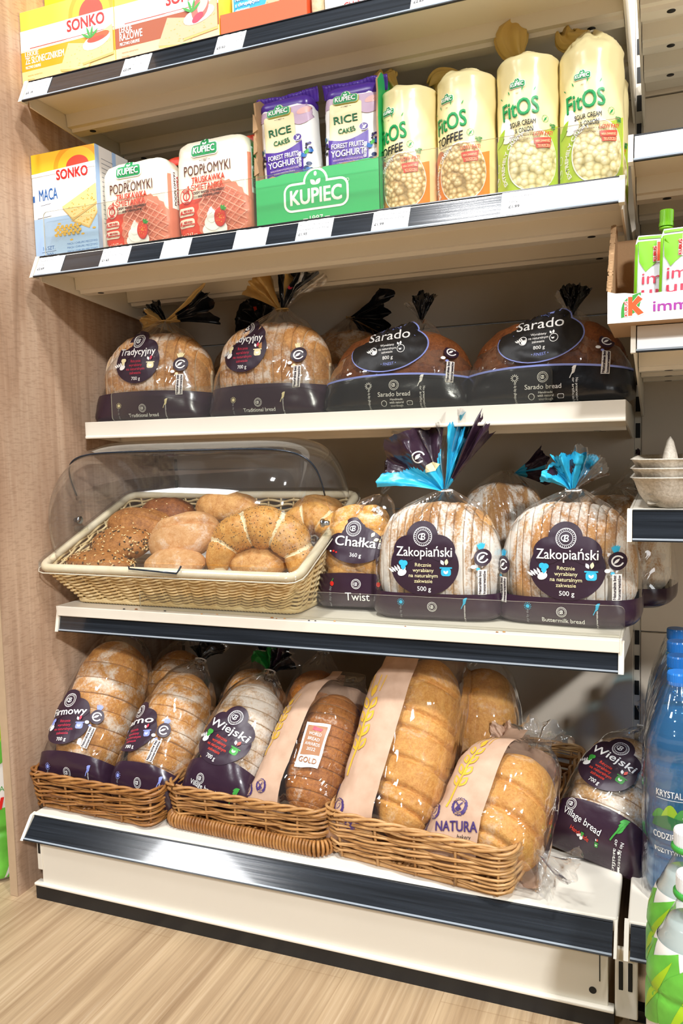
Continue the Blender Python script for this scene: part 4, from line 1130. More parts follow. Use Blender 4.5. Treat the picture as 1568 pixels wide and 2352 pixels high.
def side_seal(c='turq', word=True):
    p = Print()
    for a in range(5): p.leaf(.001*a-.004, .009, .015, .0022, 62+16*a, ink(c))
    p.ell(0, 0, .0125, .0135, ink('aubergine')); p.ring(0, 0, .0085, .0022, ink('white'), 24, 30, 340); p.leaf(-.005, -.004, .011, .002, 45, ink('white'))
    p.ell(-.013, -.014, .004, .003, ink('white')); p.ell(-.006, -.018, .0028, .0024, ink(c))
    p.rect(-.0065, -.058, .0065, -.019, ink('pale')); p.text('Naturalnie bez', -.0012, -.0385, .0042, ink('aubergine'), 'C', .012, rot=90, w=.036); p.text('konserwantów', .0050, -.0385, .0042, ink('aubergine'), 'C', .012, rot=90, w=.036)
    return p
def grain_ear(c, s=.01):
    p = Print()
    for k in range(4): p.leaf(0, s*.3*k, s*.9, s*.17, 55-8*k, ink(c))
    p.line([(-s*.3, -s*.6), (s*.4, s*1.0)], s*.12, ink(c)); return p
def band_print(name, c='turq', w=.19, sun_=True):
    p = Print(); p.add(bakers_mark(.0078), 0, .020)
    if name: p.text(name, .002, .0035, .0066, ink('white'), 'C', .006)
    if sun_:
        p.ell(-w*.27, .026, .003, .003, ink(c), 14)
        for k in range(12): a = 2*pi*k/12; p.line([(-w*.27+.004*cos(a), .026+.004*sin(a)), (-w*.27+.0058*cos(a), .026+.0058*sin(a))], .0009, ink(c))
        p.text('day by day', -w*.27+.001, .011, .0036, ink('grey'), 'C', 0, rot=90)
    p.add(grain_ear(c, .009), w*.26, .024); p.text('No preservatives', w*.26+.004, .010, .003, ink('white'), 'C', 0, rot=90)
    return p
FRONT = dict(U=(1, 0, 0), V=(0, 0, 1), out=(0, -1, 0))
def front(o, x, z): return wrap_map(o, (x, 0, z), FRONT['U'], FRONT['V'], FRONT['out'])

# ------------------------------------------------------------------ white-floured sliced loaves, fourth shelf
def zakop(x, y, yaw, label, big, seed, group=None, behind=False, lab=True):
    e = empty('bagged_bread', (x, y, .516), (0, 0, radians(yaw)), label=label, cat='bagged bread', group=group)
    w, d, h = .205, .125, .178
    loaf(e, Matrix.Translation((0, 0, .008)), w, d, h, 15 if not behind else 1, 'crust_floured' if seed % 2 else 'crust_floured_brown', 2.7, 2.0, seed)
    k = [(0, .092, .055, 0, 0, 5), (.012, .109, .066, 0, 0, 4), (.045, .110, .068, 0, 0, 3.2), (.09, .107, .068, 0, 0, 2.8), (.135, .096, .064, 0, 0, 2.4), (.168, .072, .052, 0, 0, 2.2), (.190, .038, .030, .004, 0, 2), (.203, .013, .012, .01, .002, 2)]
    b = bag(e, k, ['film', 'bag_print'], .045 if not behind else .03, seed=seed, pleat_from=4.6, arch=0, wr=.0018)
    if lab:
        round_label('Zakopiański', '500 g').build('label', b, front(b, -.012 if seed == 1 else .008, .096), edge=.010)
        side_seal().build('side_seal', b, front(b, .079, .103), edge=.008)
        if seed == 2: side_seal().build('side_seal', b, front(b, -.093, .09), edge=.008)
        band_print('Buttermilk bread' if seed == 2 else '', 'turq').build('band_lettering', b, front(b, 0, .004), edge=.012)
        p = Print()
        for q in (0,): p.leaf(0, 0, .02, .003, 60, ink('turq'))
    return e, b
pk = lambda f, i: 1 if (math.sin(9*i*2*pi+f*5)+math.sin(4*i*2*pi-f*9)) > .55 else 0
e, b = zakop(.7075, .235, 3, 'white-floured sliced loaf under a big turquoise and dark ruffled bag top', True, 1)
tie(e, (.010, .002, .203), .012)
fan(e, (.010, .004, .204), 98, 70, .125, ['film'], 5.5, .5, 4, .25, name='clear_ruffle')
fan(e, (.010, .002, .204), 66, 34, .128, ['bag_print', 'tail_turq'], 3.3, .45, 3, .22, pick=lambda v, u: 1 if .62 < u < .86 or v < .12 else 0)
t1 = fan(e, (.010, -.004, .204), 132, 88, .112, ['tail_turq', 'bag_print'], 1.2, .42, 2, .14, pick=lambda v, u: 1 if v > .30 and .04+.1*math.sin(v*7) < u < .66-.18*math.sin(v*4+1) else 0)
fan(e, (.012, -.008, .204), 78, 16, .10, ['tail_turq', 'bag_print'], 2.1, .3, 1, .2, pick=lambda v, u: 0)
q_ = Print().ring(0, 0, .010, .0022, ink('white'), 24, 20, 320).leaf(-.005, -.004, .012, .0028, 50, ink('white')); q_.build('tail_mark', t1, wrap_map(t1, (-.030, 0, .262), (1, 0, 0), (0, 0, 1), (0, -1, 0)), edge=.006)
p = Print(); p.poly([(0, 0), (.016, .003), (.024, .014), (.012, .018), (.002, .012)], ink('buff')); p.build('tail_print', t1, wrap_map(t1, (-.020, 0, .236), (1, 0, 0), (0, 0, 1), (0, -1, 0)), edge=.006)
e, b = zakop(.9155, .245, -4, 'white-floured sliced loaf with small turquoise bag top at the right end of the shelf', True, 2)
tie(e, (.006, .002, .202), .012)
fan(e, (.006, .004, .203), 60, 70, .06, ['film'], 6.1, .6, 4, .25, name='clear_ruffle')
fan(e, (.006, 0, .203), 108, 110, .052, ['tail_turq', 'bag_print'], 2.7, .7, 3, .15, pick=lambda v, u: 1 if (v-.6)**2/.05+(u-.35)**2/.012 < 1 or (v-.75)**2/.03+(u-.75)**2/.004 < 1 else 0)
fan(e, (.006, -.006, .203), 96, 50, .056, ['tail_turq'], 8.2, .5, 2, .2)
e, b = zakop(.780, .415, 24, 'white-floured loaf behind the one with the big turquoise bag top', False, 3, behind=True, lab=False)
e.scale = (.85, .85, 1.12)
side_seal().build('side_seal', b, front(b, .07, .10), edge=.01)
fan(e, (.02, .0, .200), 10, 50, .075, ['bag_print', 'tail_turq'], 4.2, .5, 2, .2, pick=lambda v, u: 1 if v < .35 or .4 < u < .5 else 0)
e, b = zakop(.965, .425, -12, 'loaf in a clear and dark bag behind the right-hand white-floured loaf', False, 5, behind=True, lab=False)
fan(e, (.006, .0, .198), 20, 80, .07, ['film', 'bag_print'], 5.2, .5, 3, .25, pick=lambda v, u: 1 if v > .85 else 0)

# plaited loaf
e = empty('bagged_bread', (.5555, .255, .516), (radians(-9), 0, radians(4)), label='plaited golden loaf with a dark label beside the bakery basket', cat='bagged bread')
bm = bmesh.new(); R = []
for s in range(3):
    pts = []
    for k in range(61):
        t_ = k/60; a = t_*2.1*2*pi+s*2*pi/3
        pts.append((.034*sin(a)*(1-.3*abs(2*t_-1)**3), .020*sin(2*a)-.004, .022+.150*t_))
    add_tube(bm, pts, lambda q: .0265*(max(.05, 1-abs(2*q-1)**4))**.5, 18)
for v in bm.verts: v.co += v.co.normalized()*.0015*fbm(v.co, 45)
obj('plaited_loaf', bm, 'crust_loaf', e)
k = [(0, .064, .040, 0, 0, 4), (.014, .072, .052, 0, 0, 3.2), (.055, .072, .056, 0, 0, 2.8), (.10, .069, .055, 0, 0, 2.6), (.145, .056, .045, .008, 0, 2.3), (.178, .034, .026, .022, 0, 2), (.195, .012, .010, .034, 0, 2)]
b = bag(e, k, ['film', 'bag_print'], .055, seed=8, pleat_from=4, wr=.002, arch=.004)
p = Print(); m = ink('aubergine'); p.ell(0, 0, .052, .033, m, 40, -.12); p.ell(-.002, .026, .021, .021, m, 24); p.leaf(-.062, -.002, .03, .012, 10, m)
p.add(bakers_mark(.0135), -.002, .027); p.text('Chałka', .002, -.004, .0165, ink('white'), 'C', .014, w=.072, rot=-4); p.text('360 g', .004, -.022, .0068, ink('white'), 'C', .006, rot=-4)
p.leaf(.03, .012, .010, .003, 60, ink('buff')); p.leaf(.034, .006, .009, .003, 20, ink('buff')); p.ell(-.036, -.012, .0022, .0018, ink('red')); p.ell(-.031, -.014, .0018, .0015, ink('red')); p.ell(-.042, -.012, .002, .0016, ink('white'))
p.build('label', b, front(b, .002, .108), edge=.009)
p = Print(); p.add(bakers_mark(.0085), .012, .036); p.text('Twist', .014, .008, .0135, ink('white'), 'C', .008)
for q in (-.032, .05): p.ell(q, .036, .0035, .0042, ink('red')); p.line([(q, .04), (q+.003, .045)], .001, ink('leaf'))
p.text('your day by day', -.034, .012, .0042, ink('grey'), 'C', 0, rot=88); p.build('band_lettering', b, front(b, -.004, .004), edge=.012)
p = Print()
for k in range(9): p.leaf(.006*(k % 3)*1.3, .009*(k//3), .008, .0024, 40*k, ink('white'))
p.text('no', .006, .006, .010, ink('white'), 'C', .02, rot=-20); p.build('corner_print', b, front(b, .028, .158), edge=.008)
fan(e, (.034, 0, .196), 62, 50, .055, ['film', 'ink_red', 'bag_print'], 6, .5, 2, .3, pick=lambda v, u: 1 if .35 < v < .6 and .3 < u < .6 else (2 if u > .8 and v > .5 else 0))

# ------------------------------------------------------------------ dark-bagged loaves, middle shelf
def trad(x, y, yaw, tilt, label, seed, n, lab_at, tails, sq=1.0, behind=False):
    e = empty('bagged_bread', (x, y, .8595), (0, radians(tilt), radians(yaw)), label=label, cat='bagged bread')
    L, d, h = .232*sq, .128, .165
    loaf(e, Matrix.Translation((0, 0, .006)), L, d, h, n, 'crust_trad', 2.4, 2.0, seed, jit=.003)
    k = [(0, L*.52, .062, 0, 0, 6), (.012, L*.545, .070, 0, 0, 4.5), (.05, L*.535, .070, 0, 0, 3), (.09, L*.50, .068, 0, 0, 2.5), (.13, L*.41, .060, .002, 0, 2.2), (.160, L*.27, .045, .008, 0, 2), (.182, .026, .024, .014, 0, 2), (.194, .011, .011, .018, 0, 2)]
    b = bag(e, k, ['film', 'bag_print'], .05, seed=seed, pleat_from=4.4, arch=.006, wr=.0022)
    if lab_at:
        round_label('Tradycyjny', '700 g', .098, 'aubergine', 'buff', 'rose', 'rose').build('label', b, front(b, *lab_at), edge=.009)
        side_seal('buff').build('side_seal', b, front(b, L*.335, .104), edge=.008)
        band_print('Traditional bread', 'buff').build('band_lettering', b, front(b, 0, .003), edge=.012)
    for i, (base, ang, spr, L_, mats, pk_) in enumerate(tails): fan(e, base, ang, spr, L_, mats, seed+i*1.7, .45, 3, .2, pick=pk_)
    tie(e, (.018, 0, .194), .012, 'tail_tan')
    return e
trad(.111, .325, 4, 0, 'golden sliced loaf at the left end of the middle shelf by the oak-effect panel', 11, 13, (-.012, .118),
     [((.016, 0, .193), 165, 70, .050, ['tail_tan', 'film'], lambda v, u: 1 if v > .85 else 0),
      ((.018, -.004, .193), 18, 46, .105, ['bag_print_black', 'tail_tan', 'ink_coral'], lambda v, u: 2 if (.4 < v < .5 and .55 < u < .7) else (1 if u > .82 or v < .22 else 0)),
      ((.016, .008, .193), 130, 50, .045, ['bag_print_black'], None)])
trad(.372, .320, -2, 0, 'golden sliced loaf with a tall flared tan and black bag top, middle shelf', 12, 13, (-.032, .126),
     [((.018, -.004, .194), 128, 56, .084, ['tail_tan', 'bag_print_black'], lambda v, u: 0),
      ((.018, .002, .194), 70, 62, .086, ['bag_print_black', 'tail_tan', 'ink_rose'], lambda v, u: 2 if (.45 < v < .55 and .3 < u < .4) else (1 if .55 < u < .68 and v < .75 else 0)),
      ((.018, .006, .194), 60, 70, .092, ['film'], None)], sq=.98)
trad(.250, .480, 10, 0, 'loaf in a black-printed bag behind the gap between the two golden sliced loaves', 13, 1, None,
     [((.018, .0, .194), 120, 130, .060, ['bag_print_black', 'ink_coral'], lambda v, u: 1 if .5 < v < .65 and .4 < u < .48 else 0)], sq=.85)
trad(.452, .480, -8, 0, 'loaf behind the tall flared bag top, its black tail hanging right', 14, 1, None,
     [((.018, -.01, .194), 2, 60, .085, ['bag_print_black'], None), ((.018, -.004, .194), -40, 40, .07, ['bag_print_black', 'tail_tan'], lambda v, u: 1 if u > .8 else 0)], sq=.9)

def sarado(x, y, yaw, label, seed, lab_dx, tail_at, n=1):
    e = empty('bagged_bread', (x, y, .8595), (0, 0, radians(yaw)), label=label, cat='bagged bread')
    L, d, h = .246, .130, .132
    loaf(e, Matrix.Translation((0, 0, .006)), L, d, h, n, 'crust_dark', 2.2, 1.7, seed, jit=.001, gap=.0004)
    k = [(0, .124, .060, 0, 0, 5), (.010, .134, .070, 0, 0, 4.5), (.048, .131, .071, 0, 0, 3), (.078, .117, .068, 0, 0, 2.4), (.108, .090, .058, 0, 0, 2.1), (.132, .056, .042, .01, 0, 2), (.146, .022, .018, .03, 0, 2), (.152, .010, .009, .036, 0, 2)]
    b = bag(e, k, ['film', 'bag_print_black'], .048, seed=seed, pleat_from=4.6, arch=.010, wr=.0030)
    p = Print()
    for g, m in ((.0022, ink('lblue')), (0, ink('black'))): p.ell(0, 0, .066+g, .037+g, m, 44, .10); p.ell(.012, .030, .034+g, .022+g, m, 30); p.ell(-.02, .024, .030+g, .022+g, m, 30)
    p.text('Sarado', 0, .0145, .0165, ink('white'), 'C', .006, w=.074, rot=4)
    p.add(hand_pot(.0115, 'black', 'white'), 0, -.002, 1, 4)
    for sx_ in (-.0235, .0235): p.ring(sx_, -.003+.0016*(1 if sx_ > 0 else -1), .0068, .0009, ink('white'), 18)
    for i, s in enumerate(('Wyrabiany', 'na naturalnym', 'zakwasie')): p.text(s, 0, .0035-.0058*i, .0038, ink('white'), 'C', .01, rot=4)
    p.text('800 g', .002, -.0185, .0058, ink('white'), 'C', .006, rot=4); p.text('• FINEST •', .004, -.0290, .0045, ink('lblue'), 'C', .01, arc=-.09, rot=4)
    p.build('label', b, front(b, lab_dx, .102), edge=.009)
    bmx = bmesh.new(); bmx.from_mesh(b.data); bmx.faces.ensure_lookup_table()
    ring = [v.co.copy() for v in bmx.verts][2*7*88:2*7*88+88]; bmx.free()
    bm = bmesh.new(); cc = sum(ring, Vector())/88
    add_rings(bm, [[v+(v-cc)*.012+Vector((0, 0, dz)) for v in ring] for dz in (-.0016, .0016)], False, False)
    obj('blue_edge', bm, 'ink_lblue', b)
    p = Print(); p.add(bakers_mark(.0085), .0, .040); p.text('Sarado bread', 0, .0215, .0075, ink('white'), 'C', .006)
    for i, s in enumerate(('Handmade', 'with natural', 'sourdough')): p.text(s, .004, .0145-.0050*i, .0036, ink('white'), 'C', .008)
    p.ring(-.018, .010, .005, .0008, ink('white'), 16); p.rrect(.022, .006, .032, .013, .002, ink('white')); p.rrect(.0228, .0068, .0312, .0122, .002, ink('black'))
    for k_ in range(12): a = 2*pi*k_/12; p.line([(-.044+.0028*cos(a), .040+.0028*sin(a)), (-.044+.0062*cos(a), .040+.0062*sin(a))], .0009, ink('white'))
    p.text('Sourdough day by day', -.042, .018, .0040, ink('white'), 'C', 0, rot=90, w=.034); p.add(grain_ear('white', .010), .044, .042)
    for i, s in enumerate(('No preservatives', 'or artificials')): p.text(s, .050-.005*i, .018, .0040, ink('white'), 'C', 0, rot=-90, w=.036)
    p.build('band_lettering', b, front(b, .004, .0), edge=.010)
    p = side_seal('lblue'); p.build('side_seal', b, wrap_map(b, (.092, -.02, .086), (1, .2, 0), (0, .4, .9), (.2, -.9, .3)), edge=.008)
    fan(e, tail_at, 80, 55, .048, ['bag_print_black', 'film'], seed, .5, 2, .15)
    fan(e, tail_at, 100, 60, .042, ['bag_print_black', 'film'], seed+2, .5, 2, .2, pick=lambda v, u: 1 if u > .7 else 0)
    return e
sarado(.623, .312, 3, 'dark rye loaf in a black-topped bag, left of the two dark loaves', 21, -.008, (.036, 0, .150))
sarado(.876, .312, -3, 'dark rye loaf in a black-topped bag at the right end of the middle shelf', 22, -.004, (.036, 0, .138))
# ------------------------------------------------------------------ baskets
def rod_mat(name, a, b, c, rough=.42):
    t = NT(name); n1 = t.noise(t.coords((1, 1, 1)), 45, 3); n2 = t.noise(t.coords((1, 1, 1)), 9, 2)
    cc = t.mix(.5, t.ramp(n1, [(.3, a), (.5, b), (.7, c)]), t.ramp(n2, [(.35, a), (.65, c)]))
    t.col(cc); t.b.inputs['Roughness'].default_value = rough; t.b.inputs['Specular IOR Level'].default_value = .45
    t.bump(n1, .15, .001)
rod_mat('rattan_cream', '#cfae76', '#e4c88e', '#f0dcae', .5)
rod_mat('rattan_border', '#e2cfa6', '#eddcb6', '#f5e9cc', .5)
rod_mat('willow', '#8a5c30', '#b07c46', '#cf9f64', .4)
rod_mat('willow_light', '#a06f3c', '#c4925a', '#ddb27a', .4)
rod_mat('willow_red', '#784a24', '#9c6632', '#c08c50', .38)

def rrloop(x0, x1, y0, y1, r, n):
    """closed rounded-rectangle path, n points, with outward normals"""
    segs = [((x0+r, y0), (x1-r, y0), None), ((x1-r, y0+r), -90, 0), ((x1, y0+r), (x1, y1-r), None), ((x1-r, y1-r), 0, 90),
            ((x1-r, y1), (x0+r, y1), None), ((x0+r, y1-r), 90, 180), ((x0, y1-r), (x0, y0+r), None), ((x0+r, y0+r), 180, 270)]
    ln = []
    for s in segs: ln.append(math.hypot(s[1][0]-s[0][0], s[1][1]-s[0][1]) if s[2] is None else r*pi/2)
    T = sum(ln); out = []
    for k in range(n):
        d = T*k/n
        for s, l in zip(segs, ln):
            if d <= l: break
            d -= l
        f = d/l if l else 0
        if s[2] is None:
            p = (s[0][0]+(s[1][0]-s[0][0])*f, s[0][1]+(s[1][1]-s[0][1])*f); dx, dy = (s[1][0]-s[0][0])/l, (s[1][1]-s[0][1])/l; out.append((p[0], p[1], dy, -dx))
        else:
            a = radians(s[1]+(s[2]-s[1])*f); out.append((s[0][0]+r*cos(a), s[0][1]+r*sin(a), cos(a), sin(a)))
    return out

def wicker_basket(label, M, w, d, h, rows, rr, stakes, mat, seed, foot=False, flare=.008):
    e = empty('wicker_basket', mat=M, label=label, cat='basket'); rnd = random.Random(seed); per = 8; n = stakes*per
    B = rrloop(-w/2, w/2, 0, d, .022, n); T = rrloop(-w/2-flare, w/2+flare, -flare, d+flare, .026, n)
    zb = .010 if not foot else .026
    bm = bmesh.new()
    for r in range(rows):
        for q in (0, 1):
            v = (r+.5*q*.9+.2)/rows; pts = []; ph = rnd.uniform(0, 6); wob = rnd.uniform(.0008, .0022); sl = rnd.choice((-1, 1))*rnd.uniform(.001, .003)
            for k in range(n):
                b, t_ = B[k], T[k]; x = b[0]+(t_[0]-b[0])*v; y = b[1]+(t_[1]-b[1])*v
                o = .0042*cos(2*pi*k/(2*per)+pi*(r % 2)+.35*q)
                zz = zb+(h-zb)*v+wob*sin(k*.13+ph)+sl*sin(k*2*pi/n+ph)+.0016*sin(k*.05+ph*2)+.0022*math.sin(2*pi*k/(2*per)+pi*r+q)
                pts.append((x+b[2]*o, y+b[3]*o, zz))
            add_tube(bm, pts, lambda f, a=rnd.uniform(.9, 1.12): rr*a, 7, True)
    obj('woven_wall', bm, mat, e)
    for k in range(0, n, per):
        bm = bmesh.new(); b, t_ = B[k], T[k]; add_tube(bm, [(b[0], b[1], 0.004), ((b[0]+t_[0])/2, (b[1]+t_[1])/2, h/2), (t_[0], t_[1], h-.002)], rr*1.05, 6)
        obj('stake', bm, mat, e)
    bm = bmesh.new()
    for s in range(3):
        pts = []
        for k in range(n*2):
            t_ = T[(k//2) % n]; t2 = T[((k+1)//2) % n]; x, y = (t_[0]+t2[0])/2, (t_[1]+t2[1])/2; a = 2*pi*k/(2*per*1.6)+s*2*pi/3
            pts.append((x+t_[2]*.0048*cos(a), y+t_[3]*.0048*cos(a), h+.0040*sin(a)))
        add_tube(bm, pts, rr*1.25, 7, True)
    obj('rim', bm, mat, e)
    bm = bmesh.new(); L = rrloop(-w/2+.001, w/2-.001, .001, d-.001, .022, 60); add_rings(bm, [[(p[0], p[1], z) for p in L] for z in (.003, .007)])
    for k in range(int(w/.012)):
        x = -w/2+.012*(k+.7); add_tube(bm, [(x, .006+(d-.012)*j/12, .0085+.0016*(1 if (j+k) % 2 else -1)) for j in range(13)], .0028, 5)
    obj('basket_floor', bm, mat, e)
    if foot:
        bm = bmesh.new(); F = rrloop(-w/2-.004, w/2+.004, -.004, d+.004, .022, int((w+d)*2/.0058))
        for k, p in enumerate(F):
            nx = Vector((p[2], p[3], 0)); tl = .3*(((k*7) % 5)/5-.5); tx = Vector((-p[3], p[2], 0))
            c = Vector((p[0], p[1], .0125)); pts = [c+nx*.0075*cos(a)+Vector((0, 0, .0115*sin(a)))+tx*.004*sin(a)*tl for a in [j*2*pi/9 for j in range(9)]]
            add_tube(bm, pts, .0027, 5, True)
        obj('wrapped_foot', bm, 'willow_red', e)
    return e
def yawM(x, y, z, yaw): return Matrix.Translation((x, y, z)) @ Matrix.Rotation(radians(yaw), 4, 'Z')
wicker_basket('reddish wicker basket at the left end beside the oak-effect panel', yawM(.1185, .0455, .1565, -2), .262, .40, .066, 8, .0021, 11*2, 'willow_red', 1)
wicker_basket('wicker basket with a wrapped foot, in the middle of the base shelf', yawM(.4145, .0595, .1565, -3), .292, .40, .072, 6, .0021, 12*2, 'willow', 2, True)
wicker_basket('lighter wicker basket holding two paper-bagged loaves, right of the wrapped-foot one', yawM(.7120, .0400, .1565, -8), .290, .42, .074, 9, .0021, 11*2, 'willow_light', 3)

# ------------------------------------------------------------------ cream bakery basket with clear dome
BX0, BX1 = -.018, .514
bk = empty('bakery_basket', (0, 0, 0), label='cream rattan basket of loose rolls under the clear dome', cat='basket')
nst = 56; per = 8; n = nst*per
Bl = rrloop(.020, .476, .158, .362, .018, n); Tl = rrloop(BX0+.008, BX1-.008, .100, .378, .020, n)
def topz(y): return .588+(y-.092)*.41
bm = bmesh.new(); rows = 20
for r in range(rows):
    v = (r+.6)/(rows+.2); pts = []
    for k in range(n):
        b, t_ = Bl[k], Tl[k]; x = b[0]+(t_[0]-b[0])*v; y = b[1]+(t_[1]-b[1])*v; zt = topz(t_[1])-.006
        o = .0030*cos(2*pi*k/(2*per)+pi*(r % 2)); zz = .524+(zt-.524)*v+.0022*sin(2*pi*k/(per*2)+pi*(r % 2)*.6)
        pts.append((x+b[2]*o, y+b[3]*o, zz))
    add_tube(bm, pts, .0025, 6, True)
obj('woven_wall', bm, 'rattan_cream', bk)
for k in range(0, n, per):
    bm = bmesh.new(); b, t_ = Bl[k], Tl[k]; add_tube(bm, [(b[0], b[1], .522), (t_[0], t_[1], topz(t_[1])-.004)], .0019, 5)
    obj('stake', bm, 'rattan_cream', bk)
def wrapped(path, r0, amp, name, mat, par, seg=9):
    bm = bmesh.new(); m = len(path); add_tube(bm, path, lambda f: r0+amp*(1 if int(round(f*(m-1))) % 2 else -1), seg, True); return obj(name, bm, mat, par)
Rm = rrloop(BX0+.006, BX1-.006, .098, .380, .020, 760); wrapped([(p[0], p[1], topz(p[1])) for p in Rm], .0078, .0005, 'rim', 'rattan_border', bk)
Rb = rrloop(.020, .476, .157, .363, .018, 420); wrapped([(p[0], p[1], .5225) for p in Rb], .0052, .0006, 'base_border', 'rattan_cream', bk)
bm = bmesh.new(); L = rrloop(.022, .474, .160, .360, .018, 60); add_rings(bm, [[(p[0], p[1], z) for p in L] for z in (.5195, .5235)]); obj('basket_floor', bm, 'rattan_cream', bk)
# paper liner sheet on which the rolls lie
pm('liner_paper', '#e9e6e0', .7)
lp = empty('paper_liner', (0, 0, 0), label='white paper liner under the rolls, its corner showing at the left', cat='paper')
bm = bmesh.new(); R0 = []
for j in range(13):
    v = j/12; y = .128+.232*v; zf = .548+.058*v; row = []
    for i in range(25):
        u_ = i/24; x = .018+.46*u_; lift = .022*max(0, 1-u_*9)**1.5+.006*fbm((u_*4, v*3, 2), 1.2)
        row.append((x-.0*lift, y, zf+lift+max(0, .03*(abs(v-.5)*2)**6)*.3))
    R0.append(row)
for sg in (0, 1):
    g = [[bm.verts.new((p[0], p[1], p[2]-.0006*sg)) for p in row] for row in R0]
    for j in range(12):
        for i in range(24): q = (g[j][i], g[j][i+1], g[j+1][i+1], g[j+1][i]); bm.faces.new(q if not sg else q[::-1])
obj('sheet', bm, 'liner_paper', lp)

# dome
dm = empty('roll_top_dome', (0, 0, 0), label='clear plastic roll-top dome over the bakery basket', cat='dome cover')
cxd, hx = (BX0+BX1)/2, (BX1-BX0)/2-.004; C2 = Vector((.2385, .664)); A2, B2 = .150, .1505; S2_ = Vector((.926, .377)); N2 = Vector((-.377, .926))
def dome_pt(th, ph, k=1.0):
    m = 6.5; x = -hx*k*sp(cos(ph), 2/m); rho = max(1e-3, sin(ph))**(2/m)
    e_ = 2.25; p = C2-S2_*(A2*k*sp(cos(th), 2/e_)*rho)+N2*(B2*k*sp(sin(th), 2/e_)*rho); return Vector((cxd+x, p.x, p.y))
def dome_part(name, t0, t1, k, nt, npx=72):
    bm = bmesh.new(); rows_ = []
    for j in range(nt+1):
        th = t0+(t1-t0)*j/nt; rows_.append([dome_pt(th, pi*(i+.0)/npx, k) for i in range(npx+1)])
    add_rings(bm, rows_, False, False, False); return obj(name, bm, 'dome_acrylic', dm)
T0 = radians(86)
dome_part('lid', .0, T0+.06, 1.0, 26); dome_part('hood', T0, pi, 1.012, 26)
bm = bmesh.new(); add_tube(bm, [dome_pt(T0, pi*i/72, 1.008) for i in range(1, 72)], .0017, 6); pm('smoke_edge', '#1d2733', .2); obj('lid_edge', bm, 'smoke_edge', dm)
bm = bmesh.new(); fl = rrloop(BX0-.004, BX1+.004, .088, .388, .024, 120); fi = rrloop(BX0+.012, BX1-.012, .106, .372, .016, 120)
add_rings(bm, [[(p[0], p[1], topz(p[1])+dz) for p in L_] for L_, dz in ((fi, .0100), (fl, .0100), (fl, -.004))], False, False); obj('tray_flange', bm, 'dome_acrylic', dm)
bm = bmesh.new(); add_tube(bm, [(p[0], p[1], topz(p[1])-.004) for p in fl], .0012, 5, True); obj('flange_edge', bm, 'acrylic_edge', dm)
pm('steel', '#b9bcc0', .22, 1.0)
for sx_ in (1, -1):
    xs = cxd+sx_*(hx+.001); yb_, zb_ = .2105, .668
    bm = bmesh.new(); b = bmesh.new(); add_lathe(b, [(.0075, -.006), (.0075, -.002), (.0045, -.002), (.0045, .006), (.003, .009)], 18)
    merge(bm, b, 0, Matrix.Translation((xs, yb_, zb_)) @ Matrix.Rotation(pi/2*sx_, 4, 'Y')); obj('pivot_bolt', bm, 'steel', dm)
    bm = bmesh.new(); add_box(bm, xs-.002, xs+.012, yb_-.012, yb_+.016, zb_-.022, zb_-.012, 0, .002); obj('pivot_bracket', bm, 'acrylic', dm)
bm = bmesh.new(); add_tube(bm, [(.192, .087, .600), (.194, .084, .597), (.24, .083, .595), (.290, .084, .592), (.294, .086, .598), (.296, .09, .604)], .0016, 7); obj('lid_handle', bm, 'smoke_edge', dm)

# ------------------------------------------------------------------ rolls in the basket
crust('crust_roll', '#a9692d', '#cf924c', '#e6b977', .4, 18, .74, scale=12, rough=.5)
crust('crust_pale_roll', '#b77a3f', '#d59e62', '#e4ba88', .5, 16, .68, scale=10, rough=.55)
crust('crust_seed', '#6d3c18', '#a3652c', '#c98d4b', .2, 18, .8, scale=20)
crust('crust_dark_roll', '#54290f', '#7b431c', '#a4652f', .3, 16, .75, scale=16)
crust('crust_glazed', '#ad6722', '#d4933f', '#eabd72', .25, 14, .72, scale=9, rough=.38)
pm('poppy_seed', '#2c2b30', .6); pm('pale_seed', '#e3c386', .55); pm('dark_seed', '#3d2a18', .6)
def seeds_on(bm, verts, nrm, count, s, mi, rnd, top=None):
    for _ in range(count):
        i = rnd.randrange(len(verts)); p, nn = verts[i], nrm[i]
        if top and not top(p): continue
        b = bmesh.new(); bmesh.ops.create_icosphere(b, subdivisions=1, radius=s)
        q = nn.to_track_quat('Z', 'Y').to_matrix().to_4x4()
        j = Vector((rnd.uniform(-1, 1), rnd.uniform(-1, 1), rnd.uniform(-1, 1)))*s*2.2
        merge(bm, b, mi, Matrix.Translation(p+j*.6) @ q @ Matrix.Rotation(rnd.uniform(0, 6), 4, 'Z') @ Matrix.Diagonal((1.7 if s > .001 else 1, .9, .5, 1)))
